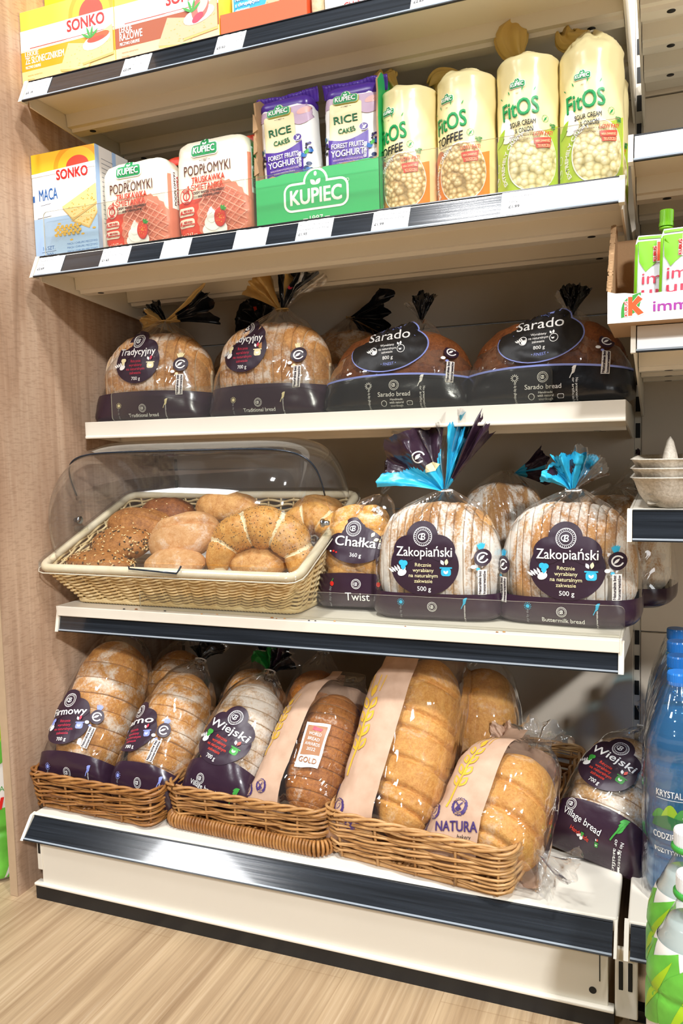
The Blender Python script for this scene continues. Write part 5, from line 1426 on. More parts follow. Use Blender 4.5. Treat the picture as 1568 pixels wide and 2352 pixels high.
def roll(name, label, px, y, L, W, H, rot, mat, seed, cleft=0, seeds=None, rough=.003):
    """px: world (x, z) of the roll's middle"""
    e = empty(name, (px[0], y, px[1]), rot, label=label, cat='bread roll'); N = 72; K = 48; rings = []
    for k in range(K+1):
        t_ = -cos(pi*k/K); s = max(.01, (1-abs(t_)**2.3))**.5; ring = []
        for i in range(N):
            a = 2*pi*i/N; yy = cos(a)*W/2*s; zz = sin(a)*H/2*s*(1 if sin(a) > 0 else .75)
            kk = rough*fbm((t_*L/2+seed, yy, zz+seed), 26, 4)
            if cleft: kk -= cleft*math.exp(-((a-pi/2-.15-.25*t_)/.085)**2)*(1-t_*t_)**.5; kk += cleft*.35*math.exp(-((a-pi/2-.15-.25*t_)/.45)**2)*(1-t_*t_)
            r = math.hypot(yy, zz)+1e-6; ring.append(Vector((t_*L/2, yy*(1+kk/r), zz*(1+kk/r))))
        rings.append(ring)
    bm = bmesh.new(); add_rings(bm, rings); bmesh.ops.recalc_face_normals(bm, faces=bm.faces[:]); bm.normal_update()
    mats = [mat]
    if seeds:
        vs = [v.co.copy() for v in bm.verts]; ns = [v.normal.copy() for v in bm.verts]; rnd = random.Random(seed)
        for cnt, s, m in seeds: mats.append(m); seeds_on(bm, vs, ns, cnt, s, len(mats)-1, rnd, lambda p: p.z > -.004)
    obj('crust', bm, mats, e); return e
SD = [(330, .0019, 'pale_seed'), (330, .0017, 'dark_seed')]
roll('seeded_roll', 'seeded brown roll at the front left of the bakery basket', (.083, .5945), .150, .136, .088, .050, (.1, .05, .08), 'crust_seed', 1, 0, SD)
roll('seeded_roll', 'seeded brown roll with a pale crown, stacked on the front left roll', (.1010, .6225), .190, .138, .090, .066, (.35, -.05, -.1), 'crust_seed', 2, 0, SD)
roll('seeded_roll', 'brown seeded roll behind the two front left ones', (.117, .6560), .232, .132, .084, .064, (.45, .12, .25), 'crust_seed', 3, .006, [(90, .0016, 'pale_seed')])
roll('dark_roll', 'darkest brown roll at the back left of the bakery basket', (.142, .6755), .288, .110, .08, .062, (.3, .1, .15), 'crust_dark_roll', 4, 0, [(50, .0014, 'pale_seed')])
roll('cleft_roll', 'pale round roll with a lengthwise cleft, middle of the bakery basket', (.2325, .6365), .205, .140, .102, .088, (.55, -.30, .25), 'crust_pale_roll', 5, .020)
roll('long_roll', 'smooth golden long roll at the back of the bakery basket', (.2735, .6850), .296, .142, .075, .064, (.3, .05, -.05), 'crust_roll', 6, .002)
roll('flat_roll', 'pale flattened roll at the front edge of the bakery basket', (.2440, .5965), .150, .118, .085, .052, (.2, 0, 0), 'crust_pale_roll', 7, 0)
roll('round_roll', 'tan roll lying under the poppy seed crescent', (.3850, .5960), .206, .110, .09, .062, (.2, 0, .1), 'crust_roll', 8, 0)
roll('round_roll', 'brown roll at the back right corner of the bakery basket', (.452, .6810), .315, .105, .075, .056, (.2, 0, -.2), 'crust_roll', 9, .003)

pm('crust_crease', '#f0d9aa', .6, vary=.08, vscale=60)
def crescent(label, x, y, z, rot, R, r0, mat, seed, segs=5, seeds=0, arc=(200, -20)):
    e = empty('crescent_roll', (x, y, z), rot, label=label, cat='bread roll'); K = 170; N = 36; rings = []; sgs = []
    for k in range(K+1):
        t_ = k/K; a = radians(arc[0]+(arc[1]-arc[0])*t_); env = max(.03, sin(pi*min(1, max(0, t_*.92+.04))))**.55
        c = Vector((R*1.15*cos(a), 0, R*sin(a))); rad = Vector((cos(a), 0, sin(a))); ring = []
        for i in range(N):
            b = 2*pi*i/N; sg = abs(cos(pi*segs*(t_-.5)+.45*sin(b+.6))); rr = r0*env*(.80+.22*sg**.45)
            if k in (0, K): rr *= .35
            if k < K: sgs.append(sg)
            q = rr*(1+.07*fbm((t_*6+seed, cos(b), sin(b)), 1.4, 3)); ring.append(c+rad*q*cos(b)+Vector((0, 1, 0))*q*.95*sin(b))
        rings.append(ring)
    bm = bmesh.new(); R_, fs = add_rings(bm, rings)
    for f, sg in zip(fs, sgs):
        if sg < .17: f.material_index = 1
    bmesh.ops.recalc_face_normals(bm, faces=bm.faces[:]); bm.normal_update(); mats = [mat, 'crust_crease']
    if seeds:
        vs = [v.co.copy() for v in bm.verts]; ns = [v.normal.copy() for v in bm.verts]; mats.append('poppy_seed')
        seeds_on(bm, vs, ns, seeds, .0009, 2, random.Random(seed), lambda p: p.z > R*.28 and p.y < .01)
    obj('crust', bm, mats, e); return e
crescent('golden crescent roll sprinkled with poppy seeds at the front right of the bakery basket', .3960, .180, .5960, (-.30, .04, .10), .0665, .0385, 'crust_glazed', 3, 5, 1700)
crescent('plain golden crescent roll behind the poppy seed one, at the right', .4560, .262, .6330, (-.45, .15, -.1), .040, .030, 'crust_glazed', 5, 4, 120)
# crumbs on the shelf edge
for k in range(14):
    r = random.Random(k+40); bm = bmesh.new(); bmesh.ops.create_icosphere(bm, subdivisions=1, radius=r.uniform(.0010, .0022))
    x = r.uniform(.13, .92); bm.transform(Matrix.Translation((x, r.uniform(.121, .130), .5165)) @ Matrix.Diagonal((1.6, 1, .6, 1)))
    o = obj('bread_crumb', bm, ['crust_seed', 'crust_roll', 'poppy_seed'][k % 3]); tag(o, 'tiny bread crumb on the front edge of the shelf with the bakery basket', 'crumb', 'crumbs on the fourth shelf edge')
# ------------------------------------------------------------------ loaves leaning in the wicker baskets
def leanM(x, y, z, th, yaw=0, roll_=0):
    return Matrix.Translation((x, y, z)) @ Matrix.Rotation(radians(yaw), 4, 'Z') @ Matrix.Rotation(-radians(th), 4, 'X') @ Matrix.Rotation(radians(roll_), 4, 'Y')
def lean_loaf(label, M, L, W, H, n, mat, seed, band=.055, film='film', pmax=3.2, z0=.022, group=None, tails=(), arch=.006, hw=1.14):
    e = empty('bagged_bread', mat=M, label=label, cat='bagged bread', group=group)
    loaf(e, Matrix.Translation((0, H*.42, L/2+z0)) @ AX_UP, L, W, H, n, mat, pmax, 2.0, seed, jit=.0016)
    T = L+z0; w, d = W/2*hw, H/2*1.22
    k = [(0, w*1.02, .005, 0, .004, 3), (.018, w*1.02, d*.62, 0, 0, 3.4), (.055, w*1.02, d*1.0, 0, 0, 2.9), (L*.45, w*1.0, d*1.05, 0, 0, 2.6), (L*.75, w*.97, d*1.0, 0, 0, 2.5), (T-.012, w*.72, d*.74, 0, 0, 2.3), (T+.018, w*.34, d*.36, 0, .002, 2), (T+.034, .011, .010, 0, .004, 2)]
    b = bag(e, k, [film, 'bag_print'], band, seed=seed, pleat_from=5.2, arch=arch, wr=.0024)
    base = (0, .004, T+.035)
    if tails: tie(e, base, .011)
    for i, (ang, spr, L_, mats, pk_) in enumerate(tails): fan(e, base, ang, spr, L_, mats, seed+i*1.3, .5, 3, .18, pick=pk_)
    return e, b
def side_label(title, weight, **k): return round_label(title, weight, **k)
def at(b, x, z, ry=0, turn=0):
    """front frame on a leaning bag, turned `ry` degrees round the loaf and `turn` in its plane"""
    a = radians(ry); out = Vector((sin(a), -cos(a), 0)); U0 = Vector((cos(a), sin(a), 0)); V0 = Vector((0, 0, 1)); t_ = radians(turn)
    return wrap_map(b, Vector((0, 0, z))+U0*x, U0*cos(t_)+V0*sin(t_), V0*cos(t_)-U0*sin(t_), out)
bl = ['bag_print_black', 'film']; pkb = lambda v, u: 1 if v > .85 else 0
e, b = lean_loaf('tall golden sliced loaf beside the oak-effect panel, leaning in the left wicker basket', leanM(.0520, .085, .172, 36, 2), .275, .134, .116, 9, 'crust_golden', 31, .050, tails=[(80, 110, .04, ['tail_lilac', 'bag_print'], lambda v, u: 1 if u > .6 else 0)])
round_label('Firmowy', '700 g', w=.098, pic='lblue', acc='rose', txt='rose').build('label', b, at(b, .0, .118, -15, 6), edge=.009)
side_seal('lblue').build('side_seal', b, at(b, .012, .128, 22, -6), edge=.008); band_print('', 'lblue', .16).build('band_lettering', b, at(b, .004, .008), edge=.012)
e, b = lean_loaf('shorter golden loaf in the left wicker basket, right of the tall sliced one', leanM(.2010, .080, .170, 42, -2), .235, .118, .102, 11, 'crust_golden', 32, .055, tails=[(85, 120, .05, bl, pkb)])
round_label('Jarno', '700 g', w=.092, pic='lblue', acc='rose', txt='rose').build('label', b, at(b, -.004, .120, -26, 8), edge=.009)
side_seal('lblue').build('side_seal', b, at(b, .012, .122, 14, -6), edge=.008); band_print('', 'lblue', .16).build('band_lettering', b, at(b, .004, .010), edge=.012)
e, b = lean_loaf('white-crusted village loaf leaning in the wrapped-foot basket', leanM(.3440, .090, .170, 44, -3), .225, .124, .106, 10, 'crust_village', 33, .062, arch=.014, tails=[(110, 90, .055, ['tail_green', 'bag_print'], lambda v, u: 1 if u < .35 else 0), (60, 90, .05, bl, pkb)])
round_label('Wiejski', '700 g', w=.104, pic='leaf', acc='coral', txt='coral').build('label', b, at(b, .006, .118, -4, -16), edge=.009)
p = Print(); p.add(bakers_mark(.008), -.030, .030); p.text('Village bread', -.022, .016, .0075, ink('white'), 'C', .008, rot=-6); p.text('Handmade', -.03, .006, .0045, ink('coral'), 'C', .01, rot=-6); p.add(grain_ear('leaf', .014), .036, .018)
p.build('band_lettering', b, at(b, .004, .010, 0, -8), edge=.010)

# paper-and-film bags
t = NT('kraft_paper'); n1 = t.noise(t.coords(), 30, 4); t.col(t.ramp(n1, [(.3, '#bf9b80'), (.7, '#d3b197')])); t.b.inputs['Roughness'].default_value = .6
nb = t.n('ShaderNodeTexNoise'); nb.noise_type = 'RIDGED_MULTIFRACTAL'; nb.inputs['Scale'].default_value = 14; nb.inputs['Detail'].default_value = 2; t.l(t.coords((1, 1, .5)), nb.inputs['Vector']); t.bump(nb.outputs['Fac'], .35, .004)
def wheat(s=1.0):
    p = Print(); Y = ink('kraftyellow'); p.line([(-.004*s, -.052*s), (-.001*s, -.03*s), (.002*s, 0), (.003*s, .03*s)], .0030*s, Y)
    for k in range(4):
        z = (-.022+.017*k)*s
        for sg in (-1, 1):
            a = 90-sg*28; p.leaf(.0015*s+sg*.002*s, z, .018*s, .0048*s, a, Y); p.leaf(.0015*s+sg*.004*s, z+.004*s, .010*s, .0022*s, a, 'kraft_paper')
    p.leaf(.003*s, .044*s, .017*s, .004*s, 90, Y)
    for dx in (-.010, -.004, .006, .012): p.line([(dx*s, .052*s), (dx*1.2*s, .074*s)], .0012*s, Y)
    return p
def stamp(r=.0115, kind=0):
    p = Print(); pts = []
    for k in range(36): a = 2*pi*k/36; q = r*(1 if k % 2 else .93); pts.append((q*cos(a), q*sin(a)))
    p.poly(pts, ink('violet')); p.ell(0, 0, r*.62, r*.62, 'kraft_paper')
    p.text('TRADITIONAL' if kind == 0 else 'NATURAL', 0, r*.66, r*.20, 'kraft_paper', 'C', .02, arc=r*.7, w=r*1.3); p.text('RECIPE' if kind == 0 else 'QUALITY', 0, -r*.86, r*.20, 'kraft_paper', 'C', .02, w=r*.8)
    if kind == 0:
        for a in (45, 135): p.line([(-r*.55*cos(radians(a)), -r*.55*sin(radians(a))), (r*.55*cos(radians(a)), r*.55*sin(radians(a)))], r*.14, ink('violet'))
        p.poly([(-r*.22, -r*.55), (r*.22, -r*.55), (r*.1, 0), (-r*.1, 0)], ink('violet'))
    elif kind == 1: p.leaf(-r*.45, -r*.1, r, r*.28, 10, ink('violet'))
    else: p.ell(0, 0, r*.45, r*.25, ink('violet'), 20, .6); p.ell(0, 0, r*.38, r*.18, 'kraft_paper', 20, .6)
    return p
def paper_bag(label, M, L, W, H, n, mat, seed, bw, split, word, top, dx=.02, loafx=0, slash=None, stamps=(), rolls=False, hd=1.22):
    e = empty('paper_bag_bread', mat=M, label=label, cat='bagged bread')
    loaf(e, Matrix.Translation((loafx, H*.42, L/2+.020)) @ AX_UP, L, W, H, n, mat, 3.4, 2.0, seed, jit=.001, slash=slash)
    T = L+.02; d = H/2*hd
    k = [(0, bw*1.10, .004, -.010, .004, 3.6), (.020, bw*1.08, d*.60, -.008, 0, 3.4), (.06, bw*1.03, d*.98, -.003, 0, 3.1), (L*.5, bw*.98, d*1.05, 0, 0, 3.0), (L*.85, bw*.94, d*1.06, .004, -.002, 2.8), (T, bw*.80, d*.84, .010, 0, 2.5), (T+.028, bw*.52, d*.34, .016, .002, 2.4), (T+.050, bw*.42, .008, .018, .004, 2.4)]
    b = bag(e, k, ['film', 'kraft_paper'], None, seed=seed, wr=.0034, N=110, split=split-.010, top_open=True)
    return e, b
# loaf with the award sticker
e, b = paper_bag('dark crusted loaf in a paper and film bag with a gold award sticker', leanM(.4920, .082, .172, 43, -3), .222, .106, .098, 12, 'crust_deep', 41, .080, -.012, '', 0, loafx=.020)
p = Print(); wv = lambda x, y0, a: [(x0, y0+a*math.sin(x0*90)) for x0 in x]
xs = [-.0205+.041*k/12 for k in range(13)]
p.poly(wv(xs, -.040, .0022)+wv(xs, .036, .0022)[::-1], ink('white')); xs2 = [-.0165+.033*k/12 for k in range(13)]
p.poly(wv(xs2, -.019, .0018)+wv(xs2, .031, .0018)[::-1], ink('bronze')); p.poly([(-.007, .022), (.008, .022), (.010, .027), (-.006, .029)], ink('rose'))
for i, s in enumerate(('WORLD', 'BREAD', 'AWARDS', '2022')): p.text(s, 0, .0135-.0085*i, .0052, ink('white'), 'C', .0, w=(.0215, .020, .026, .0155)[i])
p.text('GOLD', 0, -.0325, .0090, ink('bronze'), 'C', .02, w=.031)
p.build('award_sticker', b, at(b, .022, .128, 0, -2), edge=.006, eps=.0004)
wheat(.95).build('wheat_print', b, at(b, -.046, .150, -10, -8), edge=.008)
p = Print(); p.text('Familijny', 0, 0, .016, ink('violet'), 'C', .02, rot=90, w=.085); p.build('bag_lettering', b, at(b, -.064, .110, -22, -6), edge=.008)
stamp(.011, 0).build('stamp', b, at(b, -.044, .050, -10, 0), edge=.007); stamp(.0105, 2).build('stamp', b, at(b, -.064, .044, -18, 0), edge=.007)
# tall loaf
def cuts(a, th):
    s = 0
    for c in (-.105, -.078, -.035, .012, .040, .098): s += .008*math.exp(-((a-c+.014*math.cos(th))/.0030)**2)-.0010*math.exp(-((a-c-.006+.014*math.cos(th))/.005)**2)
    return s*(1 if math.sin(th) > -.1 else 0)
e, b = paper_bag('tallest pale golden loaf with slanting cuts in a paper and film bag', leanM(.6600, .064, .172, 38, -3), .300, .120, .104, 0, 'crust_pale', 42, .086, -.008, '', 0, loafx=.019, slash=cuts)
wheat(1.35).build('wheat_print', b, at(b, -.046, .165, -14, -4), edge=.008)
p = Print(); p.text('Alfredo', 0, 0, .018, ink('violet'), 'C', .02, rot=90, w=.075); p.ring(.0, .075, .014, .003, ink('blue'), 16, 100, 190); p.build('bag_lettering', b, at(b, -.070, .140, -22, -4), edge=.008)
for (x, z, ry, kd) in ((-.062, .075, -30, 1), (-.050, .048, -22, 2), (-.040, .026, -10, 0)): stamp(.0125, kd).build('stamp', b, at(b, x, z, ry, 0), edge=.007)
fan(e, (-.015, .03, .320), 130, 90, .055, ['kraft_paper'], 4.2, .6, 2, .2)
for k in range(3):
    bm = bmesh.new(); add_tube(bm, [Vector((-.020+.020*cos(a+k), .024+.010*sin(a*2+k), .341+.012*sin(a+k*2))) for a in [j*.4 for j in range(14)]], .0013, 5); obj('brown_tie', bm, 'ink_choc', e)
fan(e, (.03, .004, .335), 60, 110, .045, ['film'], 7.7, .6, 3, .2, name='clear_ruffle')
# short loaf
def cuts2(a, th):
    s = 0
    for c in (-.060, -.020, .022): s += .008*math.exp(-((a-c+.018*math.cos(th))/.0035)**2)-.002*math.exp(-((a-c-.010+.018*math.cos(th))/.010)**2)
    return s*(1 if math.sin(th) > -.1 else 0)
e, b = paper_bag('short broad golden loaf in a paper and film bag printed with a wheat ear', leanM(.8120, .046, .170, 47, -8), .170, .124, .106, 0, 'crust_pale', 43, .084, .004, '', 0, loafx=.018, slash=cuts2)
wheat(1.1).build('wheat_print', b, at(b, -.034, .125, -8, -10), edge=.008)
p = Print(); p.text('Rodzinny', 0, 0, .015, ink('violet'), 'C', .02, rot=90, w=.070); p.build('bag_lettering', b, at(b, -.064, .112, -18, -8), edge=.008)
stamp(.0135, 0).build('stamp', b, at(b, -.026, .072, -8, 0), edge=.007); stamp(.0120, 2).build('stamp', b, at(b, -.056, .064, -20, 0), edge=.007); stamp(.0110, 1).build('stamp', b, at(b, -.066, .046, -30, 0), edge=.007)
p = Print(); p.text('NATURA', 0, 0, .0125, ink('violet'), 'C', .025, w=.066); p.text('bakery', .012, -.009, .0055, ink('black'), 'C', .0, shear=.2); p.build('maker_lettering', b, at(b, -.036, .040, 0, 6), edge=.008)
fan(e, (.030, .004, .210), 80, 120, .055, ['film'], 3.7, .6, 3, .2, name='clear_ruffle')
fan(e, (-.010, .012, .210), 120, 70, .040, ['kraft_paper'], 6.2, .6, 2, .2)
fan(e, (.070, -.02, .050), -30, 90, .06, ['film'], 9.7, .6, 3, .2, name='clear_corner')

# fallen village loaf
e, b = lean_loaf('village loaf lying on the white base shelf beside the water bottles', leanM(.9540, .165, .160, 48, -4, 14), .185, .132, .108, 8, 'crust_village', 51, .052, arch=.008, hw=1.08, tails=[(70, 110, .045, ['film', 'bag_print'], lambda v, u: 1 if u < .2 else 0)])
round_label('Wiejski', '700 g', w=.094, pic='leaf', acc='coral', txt='coral').build('label', b, at(b, -.004, .130, -8, -14), edge=.009)
p = Print(); p.add(bakers_mark(.008), -.046, .044); p.text('Village bread', -.024, .026, .0085, ink('white'), 'C', .008, rot=-8); p.text('Handmade', -.022, .012, .005, ink('coral'), 'C', .01, rot=-8); p.add(grain_ear('leaf', .017), .028, .034)
for i, s in enumerate(('No preservatives', 'or artificials')): p.text(s, .040-.008*i, .008, .0050, ink('white'), 'C', 0, rot=-84, w=.040)
p.add(hand_pot(.006, 'leaf', 'coral'), -.006, .012); p.build('band_lettering', b, at(b, 0, .004, 0, -4), edge=.010)
p = Print(); p.text('20', 0, 0, .016, ink('pale'), 'C', .04, rot=-18); p.text('YEARS', .004, -.010, .0075, ink('pale'), 'C', .03, rot=-18)
for k in range(9): p.ell(-.02+.006*k, .02+.004*((k*5) % 3), .0013, .0013, ink('pale'), 8)
p.build('anniversary_print', b, at(b, .034, .152, 12, 0), edge=.008)

# second row
def back_loaf(label, x, y, th, L, W, H, n, mat, seed, tails, z=.172, yaw=0):
    return lean_loaf(label, leanM(x, y, z, th, yaw), L, W, H, n, mat, seed, .05, tails=tails)
back_loaf('golden loaf behind the gap between the two loaves in the left wicker basket', .128, .235, 28, .215, .112, .10, 8, 'crust_golden', 61, [(100, 120, .05, bl, pkb), (20, 70, .05, bl, pkb)])
back_loaf('loaf in a black-topped bag behind the white-crusted village loaf', .300, .250, 26, .185, .112, .10, 1, 'crust_golden', 62, [(70, 140, .055, bl, pkb)])
back_loaf('loaf with a clear and black crumpled bag top behind the award sticker loaf', .440, .255, 22, .190, .112, .10, 1, 'crust_deep', 63, [(100, 150, .060, ['bag_print_black', 'film'], lambda v, u: 1 if v > .6 else 0)])
back_loaf('long golden loaf in clear film behind the right side of the tallest loaf', .7650, .245, 18, .220, .118, .10, 0, 'crust_pale', 64, [(90, 120, .04, ['film'], None)])
# ------------------------------------------------------------------ right-hand bay
def kmark(s, leaf=True):
    p = Print()
    if leaf: p.leaf(-s*.72, -s*.72, s*2.0, s*.52, 52, ink('leaf'))
    K = [(-.28, -.62), (-.02, -.62), (-.02, -.18), (.36, -.62), (.70, -.48), (.22, .04), (.62, .42), (.34, .66), (-.02, .24), (-.02, .62), (-.28, .62)]
    p.poly([(x*1.12*s, y*1.12*s) for x, y in K], ink('white')); p.poly([(x*s, y*s) for x, y in K], ink('hotorange'))
    p.rect(-s*.52, -s*.66, -s*.28, s*.36, ink('white')); p.text('KUBUŚ', -s*.32, -s*.14, s*.19, ink('red'), 'C', .02, rot=90, w=s*.94)
    return p
ct = empty('pouch_carton', (1.21, .145, .9505), label='white carton of fruit pouches with a torn cardboard side on the right-hand shelf', cat='carton')
w, d = .452, .165; x0 = -w/2; t_ = .003
bm = bmesh.new(); add_prism(bm, [(x0, 0), (-x0, 0), (-x0, .040), (x0+.10, .034)]+[(x0+.10-.09*k/8, .034+.001*((k*3) % 2)+.004*(k/8)**3) for k in range(9)]+[(x0, .041)], 'y', -d/2, -d/2+t_)
obj('front_wall', bm, 'ink_white', ct, False)
r = random.Random(3); prof = [(-d/2+t_, .041)]+[(-d/2+.012+.10*k/12+r.uniform(-.001, .001), .046+.108*(k/12)**.9+r.uniform(-.0015, .0015)) for k in range(13)]+[(d/2, .155)]
bm = bmesh.new(); add_prism(bm, [(-d/2+t_, 0), (d/2, 0)]+prof[::-1], 'x', x0, x0+.004); obj('side_wall', bm, 'cardboard', ct, False)
bm = bmesh.new()
for k in range(30):
    a, b_ = prof[min(len(prof)-2, 1+k*12//30)]; f = (k*12/30) % 1; a2, b2 = prof[min(len(prof)-1, 2+k*12//30)]
    add_box(bm, x0-.0012-r.uniform(0, .001), x0+.0052, a+(a2-a)*f, a+(a2-a)*f+.004, b_+(b2-b_)*f-.002, b_+(b2-b_)*f+r.uniform(.0005, .003))
obj('torn_edge', bm, 'cardboard', ct, False, kind='stuff')
obj('back_wall', box(x0+.004, -x0, d/2-t_, d/2, 0, .14), 'cardboard', ct, False); obj('carton_floor', box(x0+.004, -x0, -d/2+t_, d/2-t_, 0, .002), 'cardboard', ct, False)
p = Print(); p.add(kmark(.0195), x0+.031, .020); p.text('immuno', x0+.056, .0115, .0135, ink('magenta'), 'L', .015, w=.080)
p.build('printed_front', ct, plane_map((0, -d/2, 0), (1, 0, 0), (0, 0, 1)))
pm('pouch_foil', '#eef0f2', .28, metal=.15, bump=.2, bscale=40, bdist=.002)
def pouch(x, y, label, seed, yaw=0):
    e = empty('fruit_pouch', (x, y, .9535), (0, radians(1.5), radians(yaw)), label=label, cat='fruit pouch', group='fruit pouches in the white carton')
    w, h = .078, .120; bm = bmesh.new(); rings = []; N = 48
    for j in range(41):
        v = j/40; z = h*v; dd = .017*max(.05, (1-v**5))*(1-.45*v)+.001; ww = w/2*(1-.10*max(0, (v-.85)/.15)**2)
        rings.append([(sp(cos(2*pi*i/N), .75)*ww, sp(sin(2*pi*i/N), 1.5)*dd+.0008*fbm((cos(2*pi*i/N), v*4, seed), 1.5, 3), z) for i in range(N)])
    add_rings(bm, rings); bmesh.ops.recalc_face_normals(bm, faces=bm.faces[:]); o = obj('foil', bm, 'pouch_foil', e)
    bm = bmesh.new(); add_lathe(bm, [(.0055, h-.004), (.0055, h+.006), (.0088, h+.006), (.0092, h+.008), (.0068, h+.009), (.0068, h+.011)], 24); obj('spout', bm, 'ink_pouchgreen', e)
    bm = bmesh.new(); rg = []
    for rad, z in ((.0092, h+.010), (.0092, h+.014), (.0086, h+.0145), (.0086, h+.030), (.0078, h+.0315)): rg.append([((rad+(.0003 if i % 2 else -.0003))*cos(2*pi*i/64), (rad+(.0003 if i % 2 else -.0003))*sin(2*pi*i/64), z) for i in range(64)])
    add_rings(bm, rg); obj('screw_cap', bm, 'ink_pouchgreen', e, False)
    p = Print(); L = -w/2
    p.rect(L+.0005, .004, L+.004, h*.93, ink('pouchgreen')); p.rect(w/2-.004, .004, w/2-.0005, h*.93, ink('pouchgreen')); p.rect(L+.004, h*.955, w/2-.004, h*.985, ink('pouchgreen'))
    p.poly([(L+.004, h*.93), (w/2-.004, h*.93), (w/2-.02, h*.80), (L+.030, h*.70), (L+.014, h*.58), (L+.006, h*.70)], ink('pouchgreen'))
    p.add(kmark(.021, False), L+.034, h*.80)
    p.text('imm', L+.010, h*.445, .0155, ink('rose'), 'L', .005, w=.046); p.text('uno', L+.010, h*.295, .0155, ink('rose'), 'L', .005, w=.050)
    p.text('ODPORNOŚĆ', L+.010, h*.215, .0075, ink('rose'), 'L', .0, w=.054)
    p.rect(L+.007, .006, w/2-.007, h*.195, ink('rose')); p.text('JABŁKO MARCHEW', L+.011, h*.155, .0035, ink('pink'), 'L', 0, w=.044); p.text('BANAN TRUSKAWKA', L+.011, h*.120, .0035, ink('pink'), 'L', 0, w=.044)
    p.text('MALINA', L+.011, h*.065, .0062, ink('white'), 'L', .015, w=.036); p.text('DZIKA RÓŻA', L+.011, h*.010, .0062, ink('white'), 'L', .015, w=.05)
    p.ell(w/2-.014, h*.78, .008, .010, ink('rose')); p.build('printed_front', o, wrap_map(o, (0, 0, 0), (1, 0, 0), (0, 0, 1), (0, -1, 0)), edge=.008)
pouch(1.0515, .135, 'fruit pouch at the left of its carton, partly covered by the next pouch', 1, 4)
pouch(1.0840, .108, 'fruit pouch with green screw cap at the right edge of the photo, overlapping its neighbour', 2, -3)

# egg trays
t = NT('moulded_pulp'); n1 = t.noise(t.coords(), 240, 4, .7); t.col(t.ramp(n1, [(.35, '#b7ad9c'), (.65, '#d8cfc0')])); t.b.inputs['Roughness'].default_value = .95; t.bump(n1, .6, .0015)
def egg_tray(z, label, peaks):
    e = empty('egg_tray', (1.158, .236, z), label=label, cat='egg tray'); s = .145; N = 160
    def outl(hs, amp, zz):
        o = []
        for k, p in enumerate(rrloop(-hs, hs, -hs, hs, .030, N)):
            q = amp*(abs(((p[0] if abs(p[3]) > .5 else p[1])/.048) % 1-.5)*2-.5); o.append((p[0]+p[2]*q, p[1]+p[3]*q, zz))
        return o
    rings = [outl(s-.024, .010, .0), outl(s-.012, .010, .018), outl(s-.005, .007, .036), outl(s, .003, .040), outl(s+.003, .001, .0415), outl(s-.002, .003, .0425), outl(s-.008, .007, .038), outl(s-.016, .010, .018), outl(s-.027, .010, .003)]
    bm = bmesh.new(); add_rings(bm, rings, True, False); g = []; n = 60; hs = s-.02
    for j in range(n+1):
        row = []
        for i in range(n+1):
            x, y = -hs+2*hs*i/n, -hs+2*hs*j/n; c = (cos(2*pi*x/.048)+cos(2*pi*y/.048))/2
            zz = .004+.016*(c*.5+.5)
            if peaks and c > .2: zz += .052*((c-.2)/.8)**1.2
            elif c > .2: zz += .012*((c-.2)/.8)
            row.append(bm.verts.new((x, y, zz)))
        g.append(row)
    for j in range(n):
        for i in range(n): bm.faces.new((g[j][i], g[j][i+1], g[j+1][i+1], g[j+1][i]))
    obj('pulp_tray', bm, 'moulded_pulp', e)
egg_tray(.7045, 'bottom one of three grey pulp egg trays nested on the right-hand shelf', False)
egg_tray(.7170, 'middle one of three grey pulp egg trays nested on the right-hand shelf', False)
egg_tray(.7295, 'top egg tray with tall pulp peaks, nested on two others', True)

# water bottles
def pet(name, tint, haze, hazecol, gain=1.2, rough=.06, sc=60):
    t = NT(name); t.t.nodes.remove(t.b)
    tr = t.n('ShaderNodeBsdfTransparent'); tr.inputs[0].default_value = lin(tint); gl = t.n('ShaderNodeBsdfGlossy'); gl.inputs['Roughness'].default_value = rough
    df = t.n('ShaderNodeBsdfDiffuse'); df.inputs['Color'].default_value = lin(hazecol)
    w_ = t.n('ShaderNodeTexWave'); w_.bands_direction = 'Z'; w_.inputs['Scale'].default_value = 14; w_.inputs['Distortion'].default_value = 3; t.l(t.coords(), w_.inputs['Vector'])
    b = t.n('ShaderNodeBump'); b.inputs['Strength'].default_value = .35; b.inputs['Distance'].default_value = .003; t.l(w_.outputs['Fac'], b.inputs['Height'])
    fr = t.thin_fresnel(b.outputs[0]); t.l(b.outputs[0], gl.inputs['Normal'])
    a = t.n('ShaderNodeMixShader'); a.inputs[0].default_value = haze; t.l(tr.outputs[0], a.inputs[1]); t.l(df.outputs[0], a.inputs[2])
    f = t.math('MINIMUM', t.math('ADD', t.math('MULTIPLY', fr.outputs[0], gain), .03), .9); m = t.n('ShaderNodeMixShader')
    t.l(f, m.inputs[0]); t.l(a.outputs[0], m.inputs[1]); t.l(gl.outputs[0], m.inputs[2]); t.l(m.outputs[0], t.out.inputs[0])
pet('pet_blue', '#c4eafa', .08, '#49b8ec'); pet('water_blue', '#6cc6e8', .34, '#1a98c8'); pet('pet_clear', '#f2f6f6', .06, '#e8eef0')
film_mat('shrink_film', haze=.02, wscale=18, wstr=.8, base=.04, gain=1.7, rough=.10, stretch=(2.2, 2.2, .35))
pet('juice', '#f4f8f4', .75, '#e9efe8')
pm('cap_blue', '#1f78d0', .3, spec=.5); pm('cap_white', '#eef0f0', .3)
